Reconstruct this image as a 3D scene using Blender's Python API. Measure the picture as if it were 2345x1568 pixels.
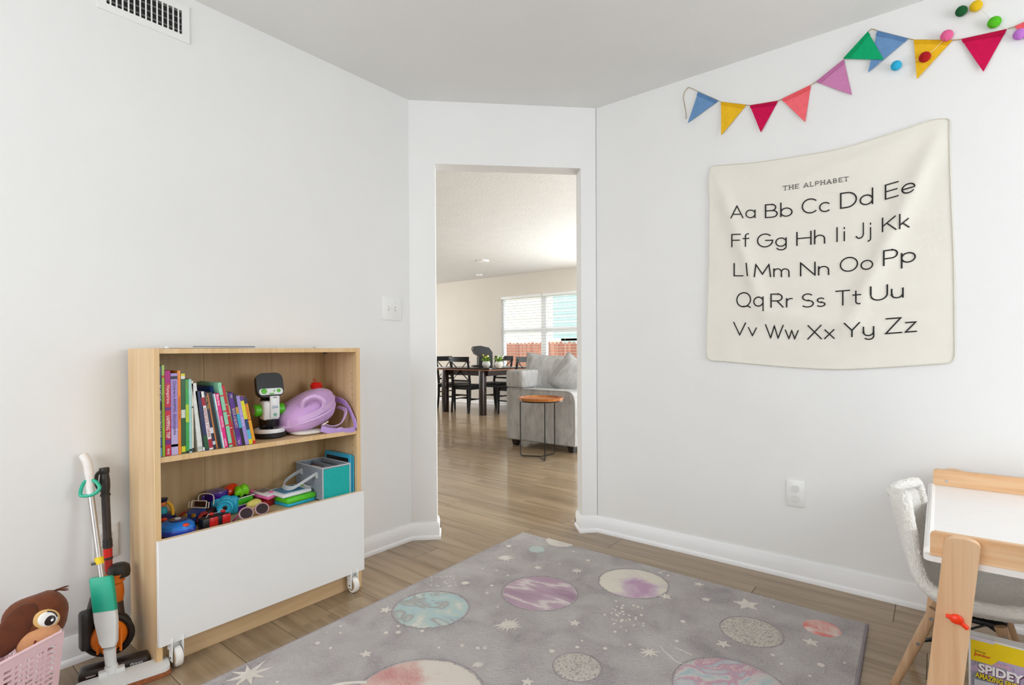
import bpy, bmesh, math, random
from mathutils import Matrix, Vector, noise
random.seed(7)
for _o in list(bpy.data.objects): bpy.data.objects.remove(_o)
S = bpy.context.scene
COL = S.collection
PI = math.pi
def V(*a): return Vector(a)

# ------------------------------------------------------------------ camera
FPX, PCX, PITCH, ROLL, HORIZON, YAW, CAMZ = 1215.0, 1172.5, 0.0087, 0.0054, 800.0, math.radians(38.85), 1.0555
PCY = HORIZON + FPX*PITCH
_f0 = V(-math.sin(YAW), math.cos(YAW), 0); _r0 = V(math.cos(YAW), math.sin(YAW), 0); _u0 = V(0, 0, 1)
FW = _f0*math.cos(PITCH) - _u0*math.sin(PITCH); _u1 = _u0*math.cos(PITCH) + _f0*math.sin(PITCH)
RT = _r0*math.cos(ROLL) - _u1*math.sin(ROLL); UP = _u1*math.cos(ROLL) + _r0*math.sin(ROLL)
CAM = V(0, 0, CAMZ)
cd = bpy.data.cameras.new('camera'); cam = bpy.data.objects.new('camera', cd); COL.objects.link(cam)
cd.sensor_width = 36; cd.lens = FPX/2345*36; cd.shift_y = (PCY-784)/2345; cd.clip_start = 0.02; cd.clip_end = 200
m = Matrix((RT, UP, -FW)).transposed().to_4x4(); m.translation = CAM; cam.matrix_world = m
S.camera = cam

# ------------------------------------------------------------------ world, lights, exposure
W = bpy.data.worlds.new('world'); S.world = W; W.use_nodes = True
bg = W.node_tree.nodes['Background']; bg.inputs[0].default_value = (0.86, 0.93, 1.0, 1); bg.inputs[1].default_value = 3.2
def area(name, loc, to, sx, sy, power, col=(1, 1, 1)):
    l = bpy.data.lights.new(name, 'AREA'); l.shape = 'RECTANGLE'; l.size = sx; l.size_y = sy; l.energy = power; l.color = col
    o = bpy.data.objects.new(name, l); COL.objects.link(o); o.location = loc
    o.rotation_euler = (Vector(to)-Vector(loc)).to_track_quat('-Z', 'Y').to_euler(); return o
area('daylight_side_window', (1.66, 1.85, 1.5), (-2, 1.0, 1.2), 1.05, 1.3, 17, (0.97, 0.985, 1.0))
area('daylight_back_window', (-1.0, -1.66, 1.45), (-1.0, 2, 1.35), 2.1, 1.3, 27, (1.0, 0.99, 0.97))
area('daylight_patio_door', (-2.6, 7.66, 1.15), (-3.6, 3, 0.9), 1.7, 2.0, 190, (0.94, 0.975, 1.0))
area('daylight_dining_window', (-9.7, 5.2, 1.45), (-5, 5.2, 1.2), 1.6, 1.3, 85, (1.0, 0.98, 0.96))
area('daylight_hall_window', (0.9, 5.2, 1.3), (-4, 4.6, 1.0), 1.8, 1.6, 110, (0.94, 0.975, 1.0))
S.view_settings.view_transform = 'Standard'; S.view_settings.look = 'None'; S.view_settings.gamma = 1
S.view_settings.exposure = -0.04; S.view_settings.use_curve_mapping = False

# ------------------------------------------------------------------ where a photographed point lies on a known surface
def ray(x, y): return FW + RT*((x-PCX)/FPX) - UP*((y-PCY)/FPX)
def onX(x, y, v): r = ray(x, y); return CAM + r*(v/r.x)
def onY(x, y, v): r = ray(x, y); return CAM + r*(v/r.y)
def onZ(x, y, v=0.0): r = ray(x, y); return CAM + r*((v-CAMZ)/r.z)

# ------------------------------------------------------------------ materials
MATS = {}
def srgb(h):
    h = h.lstrip('#'); c = [int(h[i:i+2], 16)/255 for i in (0, 2, 4)]
    return tuple(x/12.92 if x <= .04045 else ((x+.055)/1.055)**2.4 for x in c)
def base(name):
    m = bpy.data.materials.new(name); m.use_nodes = True; nt = m.node_tree
    return m, nt, nt.nodes['Principled BSDF']
def node(nt, t, **kw):
    n = nt.nodes.new(t)
    for k, v in kw.items():
        if k in n.inputs: n.inputs[k].default_value = v
        else: setattr(n, k, v)
    return n
def ramp(nt, fac, stops):
    r = nt.nodes.new('ShaderNodeValToRGB'); e = r.color_ramp.elements
    while len(e) < len(stops): e.new(0.5)
    for el, (p, c) in zip(e, stops): el.position = p; el.color = (*c, 1)
    nt.links.new(fac, r.inputs[0]); return r.outputs[0]
def coords(nt, scale=(1, 1, 1), which='Object', rot=(0, 0, 0)):
    t = nt.nodes.new('ShaderNodeTexCoord'); mp = nt.nodes.new('ShaderNodeMapping')
    mp.inputs['Scale'].default_value = scale; mp.inputs['Rotation'].default_value = rot
    nt.links.new(t.outputs[which], mp.inputs[0]); return mp.outputs[0]
def bumpit(nt, b, h, strength, dist=0.002):
    n = node(nt, 'ShaderNodeBump', Strength=strength, Distance=dist); nt.links.new(h, n.inputs['Height']); nt.links.new(n.outputs[0], b.inputs['Normal'])
def mat(h, rough=0.5, var=0.06, scale=30, bump=0.0, metal=0.0, spec=0.5, coat=0.0, trans=0.0, alpha=1.0, sheen=0.0, emit=None, bscale=None, bdist=0.002):
    """plain coloured surface with a little procedural variation"""
    key = (h, rough, var, scale, bump, metal, spec, coat, trans, alpha, sheen, bscale)
    if key in MATS: return MATS[key]
    m, nt, b = base('surface_'+h.strip('#')); c = srgb(h) if isinstance(h, str) else h
    nz = node(nt, 'ShaderNodeTexNoise', Scale=scale, Detail=4); nt.links.new(coords(nt), nz.inputs['Vector'])
    lo = tuple(max(0, x*(1-var)) for x in c); hi = tuple(min(1, x*(1+var)) for x in c)
    nt.links.new(ramp(nt, nz.outputs[0], [(0.3, lo), (0.7, hi)]), b.inputs['Base Color'])
    b.inputs['Roughness'].default_value = rough; b.inputs['Metallic'].default_value = metal
    b.inputs['Specular IOR Level'].default_value = spec; b.inputs['Coat Weight'].default_value = coat
    b.inputs['Transmission Weight'].default_value = trans; b.inputs['Alpha'].default_value = alpha
    if sheen: b.inputs['Sheen Weight'].default_value = sheen
    if bump:
        n2 = node(nt, 'ShaderNodeTexNoise', Scale=bscale or scale*8, Detail=5); nt.links.new(coords(nt), n2.inputs['Vector']); bumpit(nt, b, n2.outputs[0], bump, bdist)
    MATS[key] = m; return m
def wood(name, c1, c2, c3, axis=1, rough=0.45, fine=1.0, rnd=0.0, coat=0.0, bump=0.08, along=1.2, across=26):
    """timber with grain stretched along one axis; rnd = shade difference from piece to piece"""
    m, nt, b = base(name); sc = [across*fine]*3; sc[axis] = along*fine
    v = coords(nt, tuple(sc))
    if rnd:
        oi = nt.nodes.new('ShaderNodeObjectInfo'); mul = node(nt, 'ShaderNodeMath', operation='MULTIPLY'); mul.inputs[1].default_value = 60
        nt.links.new(oi.outputs['Random'], mul.inputs[0]); ad = node(nt, 'ShaderNodeVectorMath', operation='ADD')
        nt.links.new(v, ad.inputs[0]); nt.links.new(mul.outputs[0], ad.inputs[1]); v = ad.outputs[0]
    n1 = node(nt, 'ShaderNodeTexNoise', Scale=1.0, Detail=6, Distortion=0.8); nt.links.new(v, n1.inputs['Vector'])
    n2 = node(nt, 'ShaderNodeTexNoise', Scale=4.0, Detail=3); nt.links.new(v, n2.inputs['Vector'])
    mx = node(nt, 'ShaderNodeMath', operation='MULTIPLY_ADD'); mx.inputs[1].default_value = 0.35; nt.links.new(n2.outputs[0], mx.inputs[0]); nt.links.new(n1.outputs[0], mx.inputs[2])
    col = ramp(nt, mx.outputs[0], [(0.38, srgb(c1)), (0.62, srgb(c2)), (0.85, srgb(c3))])
    if rnd:
        hs = nt.nodes.new('ShaderNodeHueSaturation'); mr = node(nt, 'ShaderNodeMapRange'); mr.inputs[3].default_value = 1-rnd; mr.inputs[4].default_value = 1+rnd
        nt.links.new(oi.outputs['Random'], mr.inputs[0]); nt.links.new(mr.outputs[0], hs.inputs['Value']); nt.links.new(col, hs.inputs['Color']); col = hs.outputs[0]
    nt.links.new(col, b.inputs['Base Color']); b.inputs['Roughness'].default_value = rough; b.inputs['Coat Weight'].default_value = coat
    if bump: bumpit(nt, b, n2.outputs[0], bump, 0.001)
    return m
def blotch(name, stops, scale=12, rough=0.95, stretch=(1, 1, 1), detail=4, bump=0.5, grain=0.12, rot=0, dist=1.0, bscale=900):
    """woven or painted surface whose colour drifts between several tones"""
    m, nt, b = base(name); v = coords(nt, stretch, rot=(0, 0, rot))
    n1 = node(nt, 'ShaderNodeTexNoise', Scale=scale, Detail=detail, Distortion=dist); nt.links.new(v, n1.inputs['Vector'])
    g = node(nt, 'ShaderNodeTexNoise', Scale=350, Detail=2); nt.links.new(coords(nt), g.inputs['Vector'])
    mx = node(nt, 'ShaderNodeMath', operation='MULTIPLY_ADD'); mx.inputs[1].default_value = grain; nt.links.new(g.outputs[0], mx.inputs[0]); nt.links.new(n1.outputs[0], mx.inputs[2])
    sb = node(nt, 'ShaderNodeMath', operation='SUBTRACT'); sb.inputs[1].default_value = grain*0.5; nt.links.new(mx.outputs[0], sb.inputs[0])
    nt.links.new(ramp(nt, sb.outputs[0], [(p, srgb(c)) for p, c in stops]), b.inputs['Base Color'])
    b.inputs['Roughness'].default_value = rough; b.inputs['Specular IOR Level'].default_value = 0.2
    n2 = node(nt, 'ShaderNodeTexNoise', Scale=bscale, Detail=3); nt.links.new(coords(nt), n2.inputs['Vector']); bumpit(nt, b, n2.outputs[0], bump, 0.004)
    return m

M_WALL = mat('#eeeeed', 0.85, 0.012, 3, 0.12, bscale=260, spec=0.2)
M_WALLFAR = mat('#e4ded4', 0.85, 0.015, 3, 0.08, bscale=260, spec=0.2)
M_CEIL = mat('#e8e8e6', 0.9, 0.015, 3, 0.15, bscale=120, spec=0.15)
M_CEILFAR = mat('#e6e5e2', 0.9, 0.02, 8, 0.5, bscale=45, spec=0.15, bdist=0.006)
M_TRIM = mat('#f4f4f5', 0.4, 0.01, 5)
M_WHITEP = mat('#f1f1ef', 0.38, 0.01, 5)
M_PLANK = wood('floor_plank_oak', '#7c6850', '#907a5f', '#a18b6f', axis=0, rough=0.2, rnd=0.11, coat=0.15, along=1.1, across=16, bump=0.10)
M_UNDER = wood('floor_under_boards', '#4b4033', '#5d5142', '#6b5d4c', axis=0, rough=0.6, along=1.0, across=11)
M_BIRCH = wood('birch_veneer', '#c9a678', '#d7b68a', '#e2c69d', axis=2, rough=0.42, along=1.0, across=16, bump=0.03)
M_BIRCHX = wood('birch_veneer_shelf', '#c9a678', '#d7b68a', '#e2c69d', axis=1, rough=0.42, along=1.0, across=16, bump=0.03)
M_BIRCHEDGE = wood('birch_edge_band', '#d9ae75', '#e3bc86', '#eac898', axis=2, rough=0.42, along=1.0, across=40, bump=0.02)
M_BACK_SHADED = wood('birch_back_shaded', '#ad8c5e', '#bb9a6c', '#c6a87b', axis=2, rough=0.5, along=1.0, across=16, bump=0.03)  # same birch veneer, darkened: shade inside the bookcase put into the colour
M_PINEZ = wood('pine_upright', '#d2a176', '#e3b88f', '#edcaa6', axis=2, rough=0.5, along=0.9, across=30, bump=0.05)
M_PINEX = wood('pine_rail', '#d39f70', '#e4b688', '#ecc79e', axis=0, rough=0.5, along=1.2, across=30, bump=0.05)
M_BEECH = wood('beech_leg', '#9a7654', '#b28d69', '#bf9d7b', axis=2, rough=0.5, along=2, across=40)

# ------------------------------------------------------------------ geometry builder
class G:
    def __init__(s): s.v = []; s.f = []
    def add(s, vs, fs, M=None):
        o = len(s.v); s.v += [tuple(M @ Vector(p)) if M else tuple(p) for p in vs]; s.f += [tuple(i+o for i in f) for f in fs]; return s
    def box(s, x0, x1, y0, y1, z0, z1, M=None, bev=0, seg=2):
        if bev:
            bm = bmesh.new(); bmesh.ops.create_cube(bm, size=1)
            for q in bm.verts: q.co = V((x0+x1)/2+q.co.x*(x1-x0), (y0+y1)/2+q.co.y*(y1-y0), (z0+z1)/2+q.co.z*(z1-z0))
            bmesh.ops.bevel(bm, geom=bm.edges[:], offset=bev, segments=seg, profile=0.5, affect='EDGES', clamp_overlap=True)
            bm.verts.index_update(); vs = [q.co.copy() for q in bm.verts]; fs = [[q.index for q in f.verts] for f in bm.faces]; bm.free()
            return s.add(vs, fs, M)
        vs = [(x, y, z) for x in (x0, x1) for y in (y0, y1) for z in (z0, z1)]
        return s.add(vs, [(0, 1, 3, 2), (4, 6, 7, 5), (0, 4, 5, 1), (2, 3, 7, 6), (0, 2, 6, 4), (1, 5, 7, 3)], M)
    def tube(s, pts, r, n=8, closed=False, cap=True, M=None):
        P = [Vector(p) for p in pts]; k = len(P); R = r if isinstance(r, (list, tuple)) else [r]*k; vs = []; fs = []; prev = None
        for i in range(k):
            t = (P[(i+1) % k]-P[i-1]) if closed else (P[min(i+1, k-1)]-P[max(i-1, 0)])
            t.normalize()
            a = prev - t*prev.dot(t) if prev is not None else t.orthogonal()
            if a.length < 1e-6: a = t.orthogonal()
            a.normalize(); prev = a; b = t.cross(a)
            for j in range(n):
                g = 2*PI*j/n; vs.append(P[i]+(a*math.cos(g)+b*math.sin(g))*R[i])
        for i in range(k if closed else k-1):
            for j in range(n):
                q = (i+1) % k; fs.append((i*n+j, i*n+(j+1) % n, q*n+(j+1) % n, q*n+j))
        if cap and not closed: fs += [tuple(range(n))[::-1], tuple((k-1)*n+j for j in range(n))]
        return s.add(vs, fs, M)
    def cyl(s, p0, p1, r, r1=None, n=16, M=None): return s.tube([p0, p1], [r, r if r1 is None else r1], n, M=M)
    def lathe(s, prof, n=24, M=None, sx=1, sy=1, cap=True):
        vs = []; fs = []; k = len(prof)
        for (r, z) in prof:
            for j in range(n): g = 2*PI*j/n; vs.append((r*math.cos(g)*sx, r*math.sin(g)*sy, z))
        for i in range(k-1):
            for j in range(n): fs.append((i*n+j, i*n+(j+1) % n, (i+1)*n+(j+1) % n, (i+1)*n+j))
        if cap: fs += [tuple(range(n))[::-1], tuple((k-1)*n+j for j in range(n))]
        return s.add(vs, fs, M)
    def ell(s, c, r, n=16, m=10, e=1.0, M=None, fn=None):
        sg = lambda x: math.copysign(abs(x)**e, x); vs = []; fs = []
        for i in range(m+1):
            a = -PI/2+PI*i/m
            for j in range(n):
                g = 2*PI*j/n; p = V(sg(math.cos(a))*sg(math.cos(g)), sg(math.cos(a))*sg(math.sin(g)), sg(math.sin(a)))
                p = V(c[0]+p.x*r[0], c[1]+p.y*r[1], c[2]+p.z*r[2]); vs.append(fn(p) if fn else p)
        for i in range(m):
            for j in range(n): fs.append((i*n+j, i*n+(j+1) % n, (i+1)*n+(j+1) % n, (i+1)*n+j))
        return s.add(vs, fs, M)
    def prism(s, poly, t0, t1, M=None):
        """polygon in local xy, thickness along z"""
        k = len(poly); vs = [(p[0], p[1], t0) for p in poly]+[(p[0], p[1], t1) for p in poly]
        fs = [tuple(range(k))[::-1], tuple(range(k, 2*k))]+[(i, (i+1) % k, k+(i+1) % k, k+i) for i in range(k)]
        return s.add(vs, fs, M)
    def ribbon(s, pts, wid, th=0.002, M=None):
        """strap: wid is one width vector or one for each point"""
        P = [Vector(p) for p in pts]; k = len(P); Wd = [Vector(w) for w in wid] if isinstance(wid[0], (list, tuple, Vector)) else [Vector(wid)]*k; vs = []; fs = []
        for i in range(k):
            t = (P[min(i+1, k-1)]-P[max(i-1, 0)]).normalized(); w = Wd[i]; n = t.cross(w.normalized()).normalized()*th/2
            vs += [P[i]-w/2-n, P[i]+w/2-n, P[i]+w/2+n, P[i]-w/2+n]
        for i in range(k-1):
            for j in range(4): fs.append((i*4+j, i*4+(j+1) % 4, i*4+4+(j+1) % 4, i*4+4+j))
        fs += [(3, 2, 1, 0), tuple(4*(k-1)+j for j in range(4))]
        return s.add(vs, fs, M)
    def mesh(s, name, smooth=True, ang=38):
        me = bpy.data.meshes.new(name); me.from_pydata([tuple(p) for p in s.v], [], s.f)
        bm = bmesh.new(); bm.from_mesh(me); bmesh.ops.recalc_face_normals(bm, faces=bm.faces[:]); bm.to_mesh(me); bm.free()
        if smooth:
            for p in me.polygons: p.use_smooth = True
            me.set_sharp_from_angle(angle=math.radians(ang))
        me.update(); return me
    def obj(s, name, mt, parent=None, smooth=True, ang=38):
        o = bpy.data.objects.new(name, s.mesh(name, smooth, ang)); COL.objects.link(o)
        if mt: o.data.materials.append(mt)
        if parent: o.parent = parent
        return o
def tag(o, label=None, cat=None, group=None, kind=None):
    for k, v in (('label', label), ('category', cat), ('group', group), ('kind', kind)):
        if v: o[k] = v
    return o
def thing(name, label, cat, loc=(0, 0, 0), rz=0, group=None, rot=None):
    o = bpy.data.objects.new(name, None); COL.objects.link(o); o.empty_display_size = 0.05
    o.location = loc; o.rotation_euler = rot or (0, 0, rz); return tag(o, label, cat, group)
def struct(name, g, mt, parent=None):
    o = g.obj(name, mt, parent, smooth=False)
    if parent is None: o['kind'] = 'structure'
    return o
def copy_tree(o, parent=None):
    c = o.copy(); COL.objects.link(c)
    if parent: c.parent = parent
    for ch in list(o.children): copy_tree(ch, c)
    return c
def spline(pts, k=6, closed=False):
    P = [Vector(p) for p in pts]; n = len(P); out = []
    for i in range(n if closed else n-1):
        if closed: a, b, c, d = P[i-1], P[i], P[(i+1) % n], P[(i+2) % n]
        else: a, b, c, d = P[max(i-1, 0)], P[i], P[i+1], P[min(i+2, n-1)]
        for j in range(k):
            t = j/k; out.append(0.5*((2*b)+(c-a)*t+(2*a-5*b+4*c-d)*t*t+(3*b-a-3*c+d)*t**3))
    if not closed: out.append(P[-1])
    return out
def TR(x=0, y=0, z=0, rx=0, ry=0, rz=0, s=1):
    return Matrix.Translation((x, y, z)) @ Matrix.Rotation(rz, 4, 'Z') @ Matrix.Rotation(ry, 4, 'Y') @ Matrix.Rotation(rx, 4, 'X') @ Matrix.Scale(s, 4)
def frame(o, x, y):
    """matrix whose local xy plane is spanned by x and y at o"""
    x = Vector(x).normalized(); y = (Vector(y)-x*Vector(y).dot(x)).normalized(); z = x.cross(y)
    m = Matrix((x, y, z)).transposed().to_4x4(); m.translation = Vector(o); return m
def rrect(w, h, r, n=5, x=0, y=0):
    out = []
    for cx, cy, a in ((w/2-r, h/2-r, 0), (-w/2+r, h/2-r, 90), (-w/2+r, -h/2+r, 180), (w/2-r, -h/2+r, 270)):
        for i in range(n+1): g = math.radians(a+90*i/n); out.append((x+cx+r*math.cos(g), y+cy+r*math.sin(g)))
    return out
def lettering(txt, height, M, name, mt, parent, width=None, th=0.0004, bold=0.0, shear=0.0):
    """printed words: filled letters centred on the origin of M's xy plane"""
    cu = bpy.data.curves.new(name, 'FONT'); cu.body = txt; cu.align_x = 'CENTER'; cu.align_y = 'CENTER'; cu.size = 1; cu.offset = bold; cu.shear = shear; cu.resolution_u = 3
    to = bpy.data.objects.new(name, cu); COL.objects.link(to); bpy.context.view_layer.update()
    me = bpy.data.meshes.new_from_object(to.evaluated_get(bpy.context.evaluated_depsgraph_get())); bpy.data.objects.remove(to); bpy.data.curves.remove(cu)
    xs = [q.co.x for q in me.vertices]; ys = [q.co.y for q in me.vertices]; sy = height/(max(ys)-min(ys)); sx = (width/(max(xs)-min(xs))) if width else sy
    cx, cy = (max(xs)+min(xs))/2, (max(ys)+min(ys))/2
    for q in me.vertices: q.co = M @ V((q.co.x-cx)*sx, (q.co.y-cy)*sy, th)
    o = bpy.data.objects.new(name, me); COL.objects.link(o); me.materials.append(mt)
    if parent: o.parent = parent
    return o
# ================================================================== THE SETTING
XL, YR, CE = -2.292, 2.697, 2.44
A2 = V(XL, 1.942, 0); B2 = V(-1.542, 2.692, 0); DD = (B2-A2).normalized(); DN = V(-DD.y, DD.x, 0)   # DN points out of the playroom
DW = (B2-A2).length; S0, S1, DH, WT = 0.143, 0.973, 2.093, 0.118
def dpt(s, t=0.0, z=0.0): p = A2+DD*s+DN*t; return (p.x, p.y, z)
# floor with separate boards
fl = struct('floor', G().box(-10.2, 2.0, -2.0, 7.9, -0.05, -0.0035), M_UNDER)
PW, PLN, Y0 = 0.186, 1.235, 1.570
pm = G().box(0, PLN-0.0016, 0, PW-0.0016, -0.006, 0, bev=0.0009, seg=1).mesh('plank', False); pm.materials.append(M_PLANK)
known = {5: -1.372, 6: -0.535, 4: -1.865, 1: -2.075, 7: -2.255, 8: -2.895, 2: -0.95, 3: -2.5, 0: -0.4, -1: -1.45, -2: -0.7, -3: -1.9}
cnt = 0
for k in range(-17, 33):
    y = Y0+k*PW; jx = known.get(k, (-0.3-0.47*k-0.13*((k*7) % 5)) % PLN)
    if y > 7.62: break
    if y < YR-0.15: lo, hi = (XL-0.25 if y < 1.9 else XL-0.35), 0.95
    else: lo, hi = -1.28*y+0.15, min(-0.50*y+0.55, -0.2)
    x = jx-PLN*math.ceil((jx-lo)/PLN)
    while x < hi:
        if x+PLN > lo and not (y < -0.9):
            o = bpy.data.objects.new('plank', pm); COL.objects.link(o); o.parent = fl; o.location = (x, y, 0); cnt += 1
        x += PLN
print('planks', cnt)
# ceilings
struct('ceiling', G().prism([(1.8, -1.8), (1.8, YR+0.06), (B2.x, YR+0.06), (A2.x-0.06, A2.y+0.06), (A2.x-0.06, -1.8)], CE, CE+0.1), M_CEIL)
struct('ceiling', G().prism([(1.2, YR+0.06), (1.2, 7.9), (-10.1, 7.9), (-10.1, 1.0), (A2.x-0.06, 1.0), (A2.x-0.06, A2.y+0.06), (B2.x, YR+0.06)], CE, CE+0.1), M_CEILFAR)
# walls of the playroom
struct('wall_left', G().prism([(XL, -1.7), (XL, A2.y), dpt(0, WT)[:2], (XL-WT, A2.y-0.05), (XL-WT, -1.7)], 0, CE), M_WALL)
struct('wall_right', G().prism([(B2.x, YR), (1.75, YR), (1.75, YR+WT), (B2.x-0.05, YR+WT), dpt(DW, WT)[:2]], 0, CE), M_WALL)
g = G(); P = lambda s, t: dpt(s, t)[:2]
g.prism([P(0, 0), P(S0, 0), P(S0, WT), P(0, WT)], 0, CE); g.prism([P(S1, 0), P(DW, 0), P(DW, WT), P(S1, WT)], 0, CE)
g.prism([P(S0, 0), P(S1, 0), P(S1, WT), P(S0, WT)], DH, CE)
struct('wall_door', g, M_WALL)
def holed_wall(name, axis, pos, a0, a1, holes, mt, th=WT, z1=CE):
    """wall with openings: axis 'x' runs along x at y = pos"""
    g = G(); cuts = sorted({a0, a1} | {h[i] for h in holes for i in (0, 1)})
    bx = (lambda p, q, z, w: g.box(p, q, pos, pos+th, z, w)) if axis == 'x' else (lambda p, q, z, w: g.box(pos, pos+th, p, q, z, w))
    for p, q in zip(cuts, cuts[1:]):
        h = [h for h in holes if h[0] <= p and h[1] >= q]
        if not h: bx(p, q, 0, z1)
        else:
            if h[0][2] > 0: bx(p, q, 0, h[0][2])
            bx(p, q, h[0][3], z1)
    return struct(name, g, mt)
holed_wall('wall_side', 'y', 1.68, -1.8, YR, [(1.30, 2.40, 0.8, 2.15)], M_WALL)
holed_wall('wall_back', 'x', -1.8, XL-WT, 1.8, [(-2.05, 0.05, 0.8, 2.1)], M_WALL)
# walls of the living room
WX0, WX1, WZ0, WZ1, FY = -6.47, -4.55, 0.64, 2.05, 7.70
holed_wall('wall_far', 'x', FY, -10.0, 1.2, [(WX0, WX1, WZ0, WZ1), (-3.5, -1.7, 0, 2.15)], M_WALLFAR)
holed_wall('wall_dining', 'y', -9.9-WT, 1.2, FY+WT, [(4.4, 6.0, 0.8, 2.1)], M_WALLFAR)
struct('wall_hall', G().box(-9.9, XL-WT, 1.2, 1.2+WT, 0, CE), M_WALLFAR)
holed_wall('wall_entry', 'y', 1.0, YR+WT, FY, [(4.3, 6.1, 0.5, 2.1)], M_WALLFAR)
# skirting with a quarter-round shoe along the floor
PROF = [(0, 0.092), (0.006, 0.092), (0.0085, 0.087), (0.009, 0.080), (0.0125, 0.074), (0.0125, 0.022), (0.016, 0.021), (0.019, 0.016), (0.020, 0.009), (0.020, 0)]
def skirting(name, path, side=1):
    """profile swept along a floor path; side = +1 when the room lies to the right of the path"""
    P = [V(p[0], p[1]) for p in path]; k = len(P); vs = []; fs = []; n = len(PROF)
    for i in range(k):
        d0 = (P[i]-P[i-1]).normalized() if i else None; d1 = (P[i+1]-P[i]).normalized() if i < k-1 else None
        d0 = d0 or d1; d1 = d1 or d0; n0 = V(d0.y, -d0.x)*side; n1 = V(d1.y, -d1.x)*side; b = (n0+n1).normalized(); b /= max(0.3, b.dot(n0))
        vs += [(P[i].x+b.x*q, P[i].y+b.y*q, z) for q, z in PROF]
    for i in range(k-1):
        for j in range(n-1): fs.append((i*n+j, i*n+j+1, i*n+n+j+1, i*n+n+j))
    fs += [tuple(range(n)), tuple((k-1)*n+j for j in range(n))]
    g = G().add(vs, fs); o = g.obj(name, M_TRIM, ang=50); o['kind'] = 'structure'; return o
skirting('baseboard_left', [(XL, -1.6), (XL, A2.y), P(S0, 0), P(S0, WT)])
skirting('baseboard_right', [P(S1, WT), P(S1, 0), (B2.x, YR), (1.66, YR)])
skirting('baseboard_far', [(-9.9, FY), (-3.6, FY)])
# ------------------------------------------------------------------ living-room window, blinds and what lies outside
M_VINYL = mat('#f3f4f4', 0.4, 0.01, 4)
def win(n, x0, x1):
    w = bpy.data.objects.new('window_%d' % n, None); COL.objects.link(w); w.location = (0, 0, 0); w['kind'] = 'structure'; w['label'] = 'white framed double-hung window over the dining corner, %s unit' % ('left' if n == 1 else 'right')
    y0, y1 = FY+0.03, FY+0.10; f = 0.055; zm = (1.365, 1.44)
    G().box(x0, x1, y0, y1, WZ0, WZ0+f).box(x0, x1, y0, y1, WZ1-f, WZ1).box(x0, x0+f, y0, y1, WZ0+f, WZ1-f).box(x1-f, x1, y0, y1, WZ0+f, WZ1-f).obj('window_frame', M_VINYL, w, False)
    G().box(x0+f, x1-f, y0+0.005, y1-0.01, *zm).obj('meeting_rail', M_VINYL, w, False)
    gl, nt, b = base('window_glass'); b.inputs['Roughness'].default_value = 0.02; b.inputs['Transmission Weight'].default_value = 1; b.inputs['IOR'].default_value = 1.02; b.inputs['Base Color'].default_value = (1, 1, 1, 1)
    G().box(x0+f, x1-f, y0+0.03, y0+0.034, WZ0+f, zm[0]).obj('pane', gl, w, False); G().box(x0+f, x1-f, y0+0.03, y0+0.034, zm[1], WZ1-f).obj('pane', gl, w, False)
XM = -5.50
win(1, WX0, XM); win(2, XM, WX1)
struct('trim_1', G().box(WX0-0.0, WX1+0.0, FY-0.02, FY+0.03, WZ0-0.02, WZ0), M_TRIM)
slat = G().box(-0.47, 0.47, -0.02, 0.02, -0.0012, 0.0012).mesh('slat', False); slat.materials.append(M_VINYL)
for (x0, x1, nm) in ((WX0, XM, 'left'), (XM, WX1, 'right')):
    b = thing('window_blind', 'white horizontal slat blind hanging open in the %s window unit' % nm, 'blind', ((x0+x1)/2, FY+0.002, WZ0), group='window blinds')
    G().box(-0.47, 0.47, -0.02, 0.025, 1.36, 1.408, bev=0.004).obj('head_rail', M_VINYL, b); G().box(-0.47, 0.47, -0.015, 0.015, 0.008, 0.024).obj('bottom_rail', M_VINYL, b)
    for i in range(26):
        o = bpy.data.objects.new('slat', slat); COL.objects.link(o); o.parent = b; o.location = (0, 0, 0.05+i*0.051); o.rotation_euler = (-0.10, 0, 0)
    for xx in (-0.3, 0.0, 0.3): G().cyl((xx, 0, 0.02), (xx, 0, 1.37), 0.0012, n=5).obj('ladder_cord', M_VINYL, b)
struct('yard', G().box(-40, 20, 8.3, 40, -0.7, -0.6), mat('#9aa57c', 0.9, 0.2, 6, 0.4))
M_SIDE = mat('#e9dfcb', 0.8, 0.03, 3)
h = thing('neighbor_house', 'beige sided house next door seen through the window', 'house', (-12, 16.5, -0.6))
G().box(-8, 6, 0, 6, 0, 6.5).obj('wall', M_SIDE, h, False)
for i in range(24): G().box(-8, 6, -0.02, 0.0, i*0.26, i*0.26+0.245).obj('siding_board', M_SIDE, h, False)
def hwin(x0, x1, z0, z1, blinds):
    w = G().box(x0-0.1, x1+0.1, -0.07, -0.02, z0-0.1, z1+0.1).obj('window', M_VINYL, h, False)
    G().box(x0, x1, -0.08, -0.07, z0, z1).obj('pane', mat('#9fb9b4', 0.25, 0.1, 3), w, False)
    if blinds:
        G2 = G()
        for i in range(int((z1-z0)/0.2)): G2.box(x0, x1, -0.085, -0.08, z0+i*0.2, z0+i*0.2+0.03)
        G2.obj('glazing_bars', M_VINYL, w, False)
hwin(0.75, 2.6, 2.05, 3.75, True); hwin(1.2, 1.75, 1.7, 1.95, False)
fe = thing('yard_fence', 'reddish brown wooden picket fence in the yard outside', 'fence', (-11.2, 12.5, -0.62))
pk = G().prism([(0, 0), (0.135, 0), (0.135, 1.83), (0.1, 1.88), (0.035, 1.88), (0, 1.83)], -0.01, 0.01, M=TR(rx=PI/2)).mesh('picket', False)
pk.materials.append(wood('fence_wood', '#8a4f3e', '#9f6450', '#b07a63', axis=2, rough=0.8, rnd=0.12, along=1, across=12))
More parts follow.
